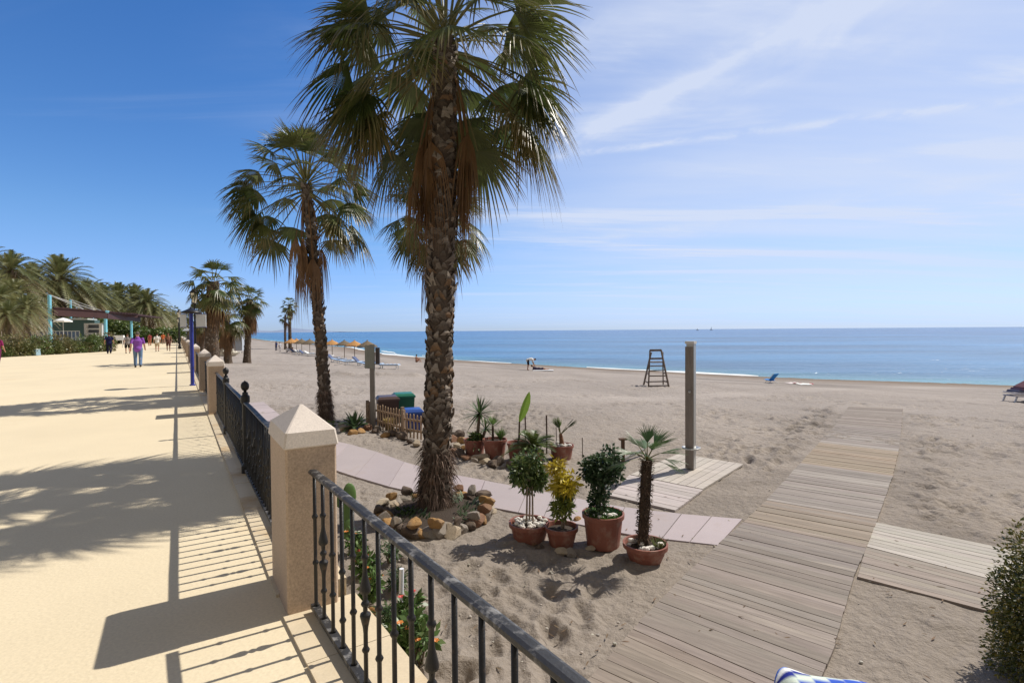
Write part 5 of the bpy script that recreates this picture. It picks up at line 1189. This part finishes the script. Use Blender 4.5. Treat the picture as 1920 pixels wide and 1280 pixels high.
# loungers at the right edge
b = PB(1893, 753); t = thing('stacked_lounger', 'dark purple cushioned lounger stack at the right edge of the beach', 'sun lounger', b, -.05)
m = MB()
for y in (-.33, .33):
    for z in (.28, .42): m.bar((0, y, z), (1.8, y, z), .05, .05, (0.35, 0.35, 0.42))
for z in (.28, .42):
    for x in (0, .9, 1.8): m.bar((x, -.33, z), (x, .33, z), .04, .04, (0.35, 0.35, 0.42))
m.build('frame', M_vc, t)
for x in (.02, 1.7):
    for y in (-.3, .3): m = MB(); m.bar((x - .05, y, 0), (x + .05, y, .28), .05, .05, (0.60, 0.60, 0.62)); m.build('leg', M_vc, t)
m = MB()
for k, (z, c) in enumerate(((.49, (0.10, 0.11, 0.18)), (.58, (0.16, 0.10, 0.15)), (.67, (0.14, 0.06, 0.09)))): m.box((.95 + .08 * k, 0, z), (1.7 - .16 * k, .6, .085), taper=.95, col=c)
M_ = Matrix.Rotation(R(-28), 3, 'Y'); m.box((.75, 0, .80), (.8, .56, .12), M=M_, col=(0.12, 0.05, 0.07)); m.build('cushions', M_cloth, t)
# beach chair, towels
b = PB(1447, 718); t = thing('beach_chair', 'bright blue low beach chair alone near the water', 'chair', b, 2.2); t.scale = (1.15, 1.3, 1.15)
m = MB()
for y in (-.25, .25): m.bar((-.25, y, 0), (.30, y, .22), .02, .02, (.6, .6, .6)); m.bar((.28, y, 0), (-.26, y, .58), .02, .02, (.6, .6, .6))
m.build('frame', M_vc, t)
m = MB(); M_ = Matrix.Rotation(R(50), 3, 'Y'); m.box((-.13, 0, .38), (.52, .5, .02), M=M_, col=(0.03, 0.22, 0.62)); m.build('backrest', M_cloth, t); m = MB(); m.box((.14, 0, .19), (.42, .5, .02), M=Matrix.Rotation(R(-10), 3, 'Y'), col=(0.04, 0.25, 0.65)); m.build('seat', M_cloth, t)
for (px, py, c, w, d, lab) in ((1487, 719, (0.7, 0.62, 0.62), .75, .4, 'pale crumpled towel left of the dark red one'), (1497, 720, (0.25, 0.08, 0.08), .5, .35, 'dark red towel between the white towels'), (1507, 721, (0.78, 0.78, 0.76), .8, .45, 'white towel in the middle of the pile near the water'), (1519, 721, (0.42, 0.07, 0.10), .35, .3, 'small red bag at the right end of the towels')):
    b = PB(px, py); m = MB(); n = 8; g = [[m.vert(((i / n - .5) * w, (j / n - .5) * d * 2, .04 + .13 * abs(mnoise.noise(Vector((i * .6 + px, j * .6, 1)))) * (1 if 0 < i < n and 0 < j < n else .3)), c) for j in range(n + 1)] for i in range(n + 1)]
    for i in range(n):
        for j in range(n): m.f.append((g[i][j], g[i + 1][j], g[i + 1][j + 1], g[i][j + 1]))
    bt = [[m.vert(((i - .5) * w, (j - .5) * d * 2, -.05), c) for j in (0, 1)] for i in (0, 1)]
    o = m.build('beach_towel' if 'bag' not in lab else 'beach_bag', M_cloth, smooth=True); o.location = b
    if 'bag' in lab:
        o.scale = (1, .6, 1); 
    tag(o, lab, 'towel' if 'bag' not in lab else 'bag')
m = None
# striped cloth at the bottom edge: a rolled striped mat leaning on the boardwalk edge
b = PD(1453, 1256, 3.3); e = PD(1660, 1300, 3.2); t = thing('rolled_beach_mat', 'blue and white striped fabric roll at the bottom edge over the boardwalk', 'beach mat', (0, 0, 0))
m = MB(); d = (e - b); L = d.length; d.normalize(); sd = Vector((0, 0, 1)).cross(d).normalized(); up = d.cross(sd)
cols = [(0.02, 0.035, 0.30), (0.04, 0.14, 0.55), (0.78, 0.78, 0.76), (0.02, 0.03, 0.24), (0.62, 0.70, 0.60), (0.04, 0.10, 0.5), (0.80, 0.78, 0.80)]
nn, kk = 40, 28; rings = []
for i in range(nn + 1):
    u = i / nn; rr_ = .125 * (1 - .85 * max(0, 1 - u * 7) ** 2) ; cpt = b + d * (L * u) - Vector((0, 0, .12))
    ring = []
    for k in range(kk):
        a = 2 * math.pi * k / kk; q_ = rr_ * (1 + .10 * math.sin(a * 3 + u * 5) + .05 * mnoise.noise(Vector((u * 6, math.cos(a) * 2, math.sin(a) * 2))))
        ring.append(m.vert(cpt + sd * (q_ * 1.25 * math.cos(a)) + up * (q_ * math.sin(a)), cols[int((a / (2 * math.pi) * 14 + u * 3.2)) % 7]))
    rings.append(ring)
for i in range(nn):
    for k in range(kk): m.f.append((rings[i][k], rings[i][(k + 1) % kk], rings[i + 1][(k + 1) % kk], rings[i + 1][k]))
m.f.append(tuple(reversed(rings[0]))); m.f.append(tuple(rings[-1])); m.build('striped_fabric', M_cloth, t, smooth=True)
m = MB(); 
for u in (.25, .75): q_ = b + d * (L * u); m.bar((q_.x, q_.y, B0), (q_.x, q_.y, q_.z - .22), .05, .05, (0.3, 0.22, 0.15))
m.bar(b + d * L * .1 - Vector((0, 0, .23)), e - Vector((0, 0, .23)), .06, .04, (0.3, 0.22, 0.15)); m.build('trestle', M_woodv, t)

# ------------------------------------------------------------------ PEDALO WITH SLIDE, BOATS
b = PB(418, 667); t = thing('pedal_boat', 'white pedal boat with a curved yellow slide, parked on the sand', 'pedal boat', b, -.1)
m = MB()
for y in (-.55, .55): m.tube([(-2.0, y, .35), (-1.7, y, .22), (1.2, y, .20), (2.0, y, .42)], [.08, .24, .26, .06], 10, (0.75, 0.72, 0.62))
m.box((0, 0, .48), (2.9, 1.5, .16), col=(0.75, 0.70, 0.58)); m.build('hull', M_vc, t)
m = MB()
for x in (.1, .9): m.box((x, 0, .72), (.5, 1.1, .32), col=(0.78, 0.76, 0.68))
m.build('seats', M_vc, t)
m = MB(); m.tube([(-.95, .1, .6), (-.9, .1, 1.1), (-.75, .1, 1.7), (-.3, .1, 2.05), (.4, .1, 2.15), (1.0, .1, 1.95)], [.30, .27, .22, .2, .18, .15], 10, (0.72, 0.50, 0.03)); m.build('slide', M_vc, t, smooth=True)
m = MB(); m.bar((-1.5, .1, .5), (-1.35, .1, 1.7), .5, .7, (0.35, 0.06, 0.04)); m.build('slide_ladder', M_vc, t)
for (px, h, lab) in ((1334, 12, 'tiny sailing boat on the horizon'), (1308, 7, 'tiny faint boat on the horizon, left of the sailing boat')):
    p = P(px, 622, SEA); p = PD(px, 616.6, 1800); t = thing('sailing_boat', lab, 'boat', (p.x, p.y, SEA), .4)
    m = MB(); m.prism([(-5, -1), (4, -1.2), (7, 0), (4, 1.2), (-5, 1)], 0, 1.4, (0.5, 0.5, 0.52)); m.build('hull', M_vc, t)
    m = MB(); v = [m.vert(q_, (0.55, 0.56, 0.6)) for q_ in ((0, -.05, 1.6), (-4.5, -.05, 1.8), (0, -.05, h), (0, .05, 1.6), (-4.5, .05, 1.8), (0, .05, h))]; m.f += [(v[0], v[1], v[2]), (v[5], v[4], v[3])]; m.tube([(0, 0, 1.4), (0, 0, h + .5)], .12, 5, (.4, .4, .4)); m.build('sail', M_vc, t)

# ------------------------------------------------------------------ PLANTS AT THE FOOT OF THE WALL
def wallp(px, py): return PB(px, py)
b = PB(652, 1010); t = thing('prickly_pear', 'tall two padded cactus behind the near pillar', 'cactus', b)
tp = PD(655, 900, b.y); m = MB(); hz = tp.z - b.z
z = 0; segs = [(0, 0, .0, .26, .085, .0), (.0, 0, .22, .28, .08, .12), (0.03, 0, .46, .28, .085, -.05), (.01, 0, .46 + .2, .2, .07, .0)]
k = hz / .82
for i, (x, y, z0, h_, w_, tilt) in enumerate(segs[:3]):
    M_ = Matrix.Rotation(tilt, 3, 'Y') @ Matrix.Rotation(.6, 3, 'Z'); m = MB(); m.ball((x, y, (z0 + h_ * .55) * k), 1, 14, jit((0.12, 0.21, 0.06), .1), (w_, .022, h_ * .62 * k), M=M_); m.build('pad', M_leaf, t, smooth=True)
M_ = Matrix.Rotation(-.7, 3, 'Y'); m = MB(); m.ball((-.12, 0, .55 * k), 1, 14, (0.10, 0.19, 0.06), (.07, .02, .15), M=M_); m.build('pad', M_leaf, t, smooth=True)
FL = [(668, 1040, .16, 0, 'leafy green plant with orange flowers behind the first balusters'), (682, 1085, .15, 0, 'bushy green plant below the wall, second from the pillar'), (700, 1130, .15, 0, 'green plant with small orange flowers in the middle of the wall bed'),
      (728, 1060, .17, 1, 'dark leaved upright shrub on the sand behind the railing'), (742, 1110, .13, 1, 'thin olive coloured shrub below the railing'), (770, 1180, .15, 0, 'broad leaved green plant with a red flower near the bottom'), (786, 1250, .2, 0, 'large bright green plant at the bottom behind the balusters'), (722, 1190, .14, 1, 'grey green plant hugging the wall foot'), (752, 1240, .17, 0, 'bright leafy plant at the wall foot near the bottom edge')]
for i, (px, py, s_, k, lab) in enumerate(FL):
    b = PB(px + 2, py); t = thing('flowering_plant' if k == 0 else 'shrub', lab, 'plant', b); s_ *= .72
    m = bush_mb((s_, s_, s_ * 1.5), 420 if k else 300, .055 if k else .085, ((0.04, 0.08, 0.03), (0.08, 0.13, 0.05), (0.14, 0.19, 0.08)) if k else ((0.05, 0.10, 0.025), (0.10, 0.18, 0.045), (0.2, 0.27, 0.10)), 90 + i, lumps=7, w=.3 if k else .45, shell=.2); m.build('foliage', M_leaf, t).location = (0, 0, s_ * 1.5)
    m = MB(); [m.tube([(0, 0, -.03), (.04 * math.cos(a), .04 * math.sin(a), s_ * 1.2)], .008, 4, (.2, .15, .1)) for a in (0, 1.6, 3.1, 4.7)]; m.build('stem', M_bark, t)
    if k == 0:
        m = MB(); q = random.Random(i + 200)
        for _ in range(3):
            c = Vector((q.uniform(-s_, s_), q.uniform(-s_, s_), s_ * q.uniform(1.8, 2.9))); cc = (0.62, 0.10, 0.08) if i % 2 else (0.70, 0.26, 0.06)
            for j in range(6): a = j * 1.05; m.leaf(c, (math.cos(a), math.sin(a), .5), (0, 0, 1), .035, .03, jit(cc, .15, q))
        m.build('flower', M_leaf, t)
for i, (px, py, s_, tn) in enumerate(((690, 1110, .06, 'pale grey'), (705, 1150, .07, 'ochre'), (716, 1170, .07, 'pale grey'), (735, 1215, .08, 'pale grey'), (712, 1100, .05, 'reddish brown'), (760, 1205, .06, 'ochre'), (728, 1145, .06, 'dark brown'), (745, 1165, .06, 'pale grey'))):
    rock(PB(px, py), s_, tn, f'in the bed at the promenade wall foot, {("first", "third", "fifth", "seventh", "second", "last", "fourth", "sixth")[i]} from the left', f'{tn} rocks at the wall foot')
b = PB(752, 1150); m = MB(); m.tube([(0, 0, 0), (.01, 0, .42)], .022, 8, (0.68, 0.70, 0.76)); o = m.build('white_stake', M_vc); o.location = b; tag(o, 'short pale white stake behind the railing below the wall', 'stake')

# ------------------------------------------------------------------ PEOPLE
def limb(m, pts, rad, ell=1.0, n=10):
    m.tube(pts, rad, n, cap=True, ell=ell)
    for p, r_ in ((pts[0], rad[0]), (pts[-1], rad[-1])): m.ball(p, r_ * .99, n)
def remesh(o, vox, it=3):
    rm = o.modifiers.new('remesh', 'REMESH'); rm.mode = 'VOXEL'; rm.voxel_size = vox; rm.use_smooth_shade = True
    sm = o.modifiers.new('smooth', 'SMOOTH'); sm.iterations = it; sm.factor = .5
CM_ = {}
def cm(col):
    if col not in CM_: CM_[col] = mat('fabric', col, rough=.85, var=.08, vscale=8, spec=.15)
    return CM_[col]
def pose(kind, s=1.0):
    J = {}
    if kind in ('walk', 'stand'):
        k = .22 if kind == 'walk' else .03
        J.update(pel=(0, 0, .93), wai=(0, .01, 1.08), che=(0, .0, 1.30), nec=(0, .01, 1.47), hea=(0, .03, 1.62),
                 hL=(-.095, 0, .90), kL=(-.105, k * .6 + .03, .49), aL=(-.105, k * .5, .09), hR=(.095, 0, .90), kR=(.105, -k * .2, .49), aR=(.105, -k * 1.3, .12),
                 sL=(-.19, 0, 1.40), eL=(-.25, -.06 - k * .3, 1.13), wL=(-.27, .06 - k * .3, .90), sR=(.19, 0, 1.40), eR=(.25, -.04 + k * .2, 1.13), wR=(.27, .12 + k * .3, .92))
    elif kind == 'bend':
        J.update(pel=(0, 0, .90), wai=(0, .14, .98), che=(0, .34, 1.0), nec=(0, .50, .98), hea=(0, .64, .97),
                 hL=(-.095, 0, .88), kL=(-.11, .04, .48), aL=(-.11, -.02, .09), hR=(.095, 0, .88), kR=(.11, .02, .48), aR=(.11, -.06, .09),
                 sL=(-.18, .42, .96), eL=(-.2, .48, .70), wL=(-.12, .56, .48), sR=(.18, .42, .96), eR=(.2, .46, .70), wR=(.12, .58, .48))
    elif kind == 'lie':
        J.update(pel=(0, 0, .14), wai=(0, -.15, .15), che=(0, -.36, .22), nec=(0, -.50, .33), hea=(0, -.60, .44),
                 hL=(-.095, .05, .12), kL=(-.12, .45, .14), aL=(-.12, .86, .09), hR=(.095, .05, .12), kR=(.12, .45, .22), aR=(.12, .84, .08),
                 sL=(-.19, -.42, .26), eL=(-.24, -.56, .05), wL=(-.22, -.34, .05), sR=(.19, -.42, .26), eR=(.24, -.58, .05), wR=(.2, -.36, .05))
    elif kind == 'sit':
        J.update(pel=(0, 0, .13), wai=(0, -.04, .30), che=(0, -.05, .50), nec=(0, -.03, .67), hea=(0, .01, .82),
                 hL=(-.095, .05, .12), kL=(-.14, .40, .42), aL=(-.13, .62, .08), hR=(.095, .05, .12), kR=(.14, .40, .42), aR=(.13, .62, .08),
                 sL=(-.18, -.05, .60), eL=(-.24, .12, .42), wL=(-.15, .34, .40), sR=(.18, -.05, .60), eR=(.24, .12, .42), wR=(.15, .34, .40))
    return {k: Vector(v) for k, v in J.items()}
def person(label, loc, rz, kind='walk', ht=1.72, top=(0.5, 0.5, 0.5), bottom=(0.1, 0.1, 0.2), shorts=False, bare_top=False, hair=(0.04, 0.03, 0.02), hat=None, skin=None, wide=1.0, dress=False, detail=.011):
    t = thing('person', label, 'person', loc, rz); s_ = ht / 1.74; t.scale = (s_ * wide, s_ * (1 + (wide - 1) * .6), s_); J = pose(kind); sk = skin or M_skin
    m = MB(); limb(m, [J['pel'], J['wai'], J['che'], J['che'].lerp(J['nec'], .75)], [.135, .125, .155, .09], .68, 12)
    limb(m, [J['nec'] - (J['nec'] - J['che']) * .25, J['hea']], [.058, .055])
    up = (J['hea'] - J['nec']).normalized(); fw = Vector((0, 1, 0)) if kind != 'bend' else Vector((0, .4, -.9)); fw = (fw - up * fw.dot(up)).normalized(); sd = fw.cross(up)
    HM = Matrix((sd, fw, up)).transposed(); m.ball(J['hea'], 1, 16, sc=(.076, .095, .115), M=HM); m.ball(J['hea'] + fw * .03 - up * .06, 1, 12, sc=(.052, .065, .055), M=HM)
    m.ball(J['hea'] + fw * .097 - up * .012, .016, 6)
    for q in (-1, 1): m.ball(J['hea'] + sd * q * .078 - up * .005, 1, 8, sc=(.012, .022, .032), M=HM)
    for q in 'LR':
        limb(m, [J['h' + q], J['k' + q], J['a' + q]], [.088, .058, .040]); ft = J['a' + q]; mid = J['k' + q].lerp(ft, .35); m.ball(mid - Vector((0, .012, 0)), .058, 8, sc=(1, 1, 1.6))
        limb(m, [J['s' + q], J['e' + q], J['w' + q]], [.055, .043, .030])
        toe = Vector((0, .15, -.045)) if kind != 'lie' else Vector((0, .08, .10)); m.tube([ft + Vector((0, -.05, -.045 if kind != 'lie' else 0)), ft + toe * .5 + Vector((0, 0, -.02)), ft + toe], [.035, .04, .022], 8)
        fd = (J['w' + q] - J['e' + q]).normalized(); lat = Vector((0, 1, 0)); lat = (lat - fd * lat.dot(fd)).normalized(); pn = fd.cross(lat); wq = J['w' + q]
        m.tube([wq, wq + fd * .05, wq + fd * .095], [.026, .036, .034], 8, ell=.55)
        for fi, (o_, l_) in enumerate(((-.030, .062), (-.010, .078), (.011, .074), (.030, .056))):
            b0 = wq + fd * .085 + lat * o_; m.tube([b0, b0 + fd * l_ * .55 + pn * .006, b0 + fd * l_ + pn * .02], [.0105, .0095, .007], 6)
        b0 = wq + fd * .03 + lat * .03; m.tube([b0, b0 + (fd * .6 + lat).normalized() * .04, b0 + (fd + lat * .7).normalized() * .07], [.013, .011, .008], 6)
    o = m.build('body', sk, t); remesh(o, detail)
    if not bare_top:
        m = MB(); limb(m, [J['pel'] - (J['wai'] - J['pel']) * (.15 if not dress else 2.2), J['wai'], J['che'], J['che'].lerp(J['nec'], .72)], [.176 if not dress else .24, .182, .200, .10], .74, 14)
        for q in 'LR': limb(m, [J['s' + q], J['s' + q].lerp(J['e' + q], .8)], [.060, .056])
        o = m.build('shirt', cm(top), t); remesh(o, .014)
    m = MB()
    for q in 'LR':
        if shorts: limb(m, [J['h' + q] + Vector((0, 0, .02)), J['h' + q].lerp(J['k' + q], .85)], [.108, .092])
        else: limb(m, [J['h' + q] + Vector((0, 0, .02)), J['k' + q], J['k' + q].lerp(J['a' + q], .93)], [.108, .078, .066])
    limb(m, [J['pel'], J['pel'].lerp(J['wai'], .6)], [.150, .140], .74, 12); o = m.build('shorts' if shorts else 'trousers', cm(bottom), t); remesh(o, .014)
    m = MB(); m.ball(J['hea'] - fw * .012 + up * .025, 1, 16, sc=(.086, .096, .108), M=HM); o = m.build('hair', cm(hair), t)
    if hat: m = MB(); m.lathe([(.15, .04), (.155, .05), (.092, .06), (.085, .13), (.04, .15), (.002, .152)], 16, J['hea'], M=HM); m.build('hat', cm(hat), t)
    if not shorts or kind in ('walk',):
        for q in 'LR': m = MB(); ft = J['a' + q]; m.tube([ft + Vector((0, -.07, -.045)), ft + Vector((0, .04, -.045)), ft + Vector((0, .16, -.055))], [.042, .046, .032], 8); m.build('shoe', cm((0.05, 0.04, 0.04)), t)
    return t
wd = math.atan2(FD.y, FD.x) - math.pi / 2
person('man in a purple shirt and blue jeans walking away along the promenade', P(259, 688.5, 0), wd, 'walk', 1.80, (0.24, 0.085, 0.40), (0.13, 0.20, 0.33), hair=(0.12, 0.10, 0.09), wide=1.05)
person('person in dark navy clothes walking beside the planting strip', P(205, 663, 0), wd, 'walk', 1.76, (0.012, 0.014, 0.06), (0.012, 0.012, 0.03), wide=1.1, detail=.014)
person('woman in a grey top and black shorts behind the man in purple', P(239.5, 662.5, 0), wd + .2, 'walk', 1.68, (0.22, 0.20, 0.20), (0.015, 0.015, 0.02), shorts=True, hair=(0.10, 0.06, 0.04), detail=.014)
person('person in a white shirt and beige shorts, farther along the promenade', P(295, 659, 0), wd, 'walk', 1.72, (0.70, 0.68, 0.64), (0.48, 0.38, 0.26), shorts=True, detail=.014)
person('tanned shirtless person in brown shorts right of the white shirted one', P(316, 658, 0), wd + math.pi, 'walk', 1.75, bottom=(0.13, 0.06, 0.05), shorts=True, bare_top=True, skin=M_skint, detail=.014)
person('far person in an orange shirt between the two shorts wearing walkers', P(306, 645, 0), wd, 'walk', 1.74, (0.55, 0.14, 0.05), (0.3, 0.2, 0.15), hat=(0.6, 0.58, 0.35), detail=.02)
person('far person in a dark red shirt left of the white shirted one', P(281, 648, 0), wd + .5, 'stand', 1.7, (0.25, 0.05, 0.05), (0.45, 0.18, 0.10), detail=.02)
person('far person under a pale sun hat near the end of the walk', P(319, 643, 0), wd, 'walk', 1.72, (0.45, 0.32, 0.24), (0.3, 0.2, 0.15), hat=(0.62, 0.62, 0.40), detail=.02)
person('person in a dark magenta top at the left edge of the photo', P(-7, 689, 0), wd, 'walk', 1.70, (0.22, 0.02, 0.10), (0.14, 0.02, 0.08), wide=1.1, detail=.014)
person('person in a white shirt and dark shorts bending over the sunbather', PB(990, 693.5), -R(80), 'bend', 1.75, (0.72, 0.72, 0.72), (0.02, 0.02, 0.035), shorts=True)
person('sunbather in a dark top lying on a pale towel near the water', PB(1010, 694.5), -R(88), 'lie', 1.70, (0.04, 0.03, 0.06), (0.05, 0.04, 0.07), shorts=True)
b = PB(1013, 695); m = MB(); m.box((.25, 0, .045), (1.9, .8, .03), col=(0.66, 0.68, 0.72)); o = m.build('beach_towel', M_cloth); o.location = b; tag(o, 'pale towel under the lying sunbather', 'towel')
person('person in a dark blue top standing beside the farthest sunbathers', PB(518, 657), 1.2, 'stand', 1.75, (0.02, 0.035, 0.12), (0.05, 0.06, 0.12), detail=.02)
person('person in pale clothes standing right of the one in dark blue', PB(525, 659.5), 1.0, 'stand', 1.72, (0.60, 0.60, 0.66), (0.62, 0.60, 0.62), detail=.02)
person('seated bather in a white top beside the straw parasols', PB(538, 660), -1.2, 'sit', 1.72, (0.65, 0.63, 0.62), (0.03, 0.03, 0.08), shorts=True, detail=.02)
person('seated bather in a pink top right of the one in white', PB(549, 661), -1.2, 'sit', 1.72, (0.55, 0.36, 0.34), (0.05, 0.05, 0.10), shorts=True, detail=.02)
person('lone tanned bather sitting far off beside the near palm trunk', PB(781, 679), -.6, 'sit', 1.72, bottom=(0.3, 0.15, 0.1), shorts=True, bare_top=True, detail=.02)

# ------------------------------------------------------------------ LITTER ON THE SAND
m = MB(); q = random.Random(77)
for _ in range(420):
    px = q.uniform(700, 1900); py = q.uniform(790, 1275); p = PB(px, py)
    if q.random() < .5: m.leaf((p.x, p.y, p.z + .03), (q.uniform(-1, 1), q.uniform(-1, 1), .05), (0, 0, 1), q.uniform(.03, .09), .014, jit((0.16, 0.11, 0.07), .3, q), droop=0)
    else: m.ball((p.x, p.y, p.z + .015), q.uniform(.008, .02), 6, jit((0.42, 0.38, 0.33), .25, q), (1, .8, .6))
tag(m.build('sand_litter', M_rock), 'scattered dry leaf bits and small pebbles on the sand', 'litter', kind='stuff')
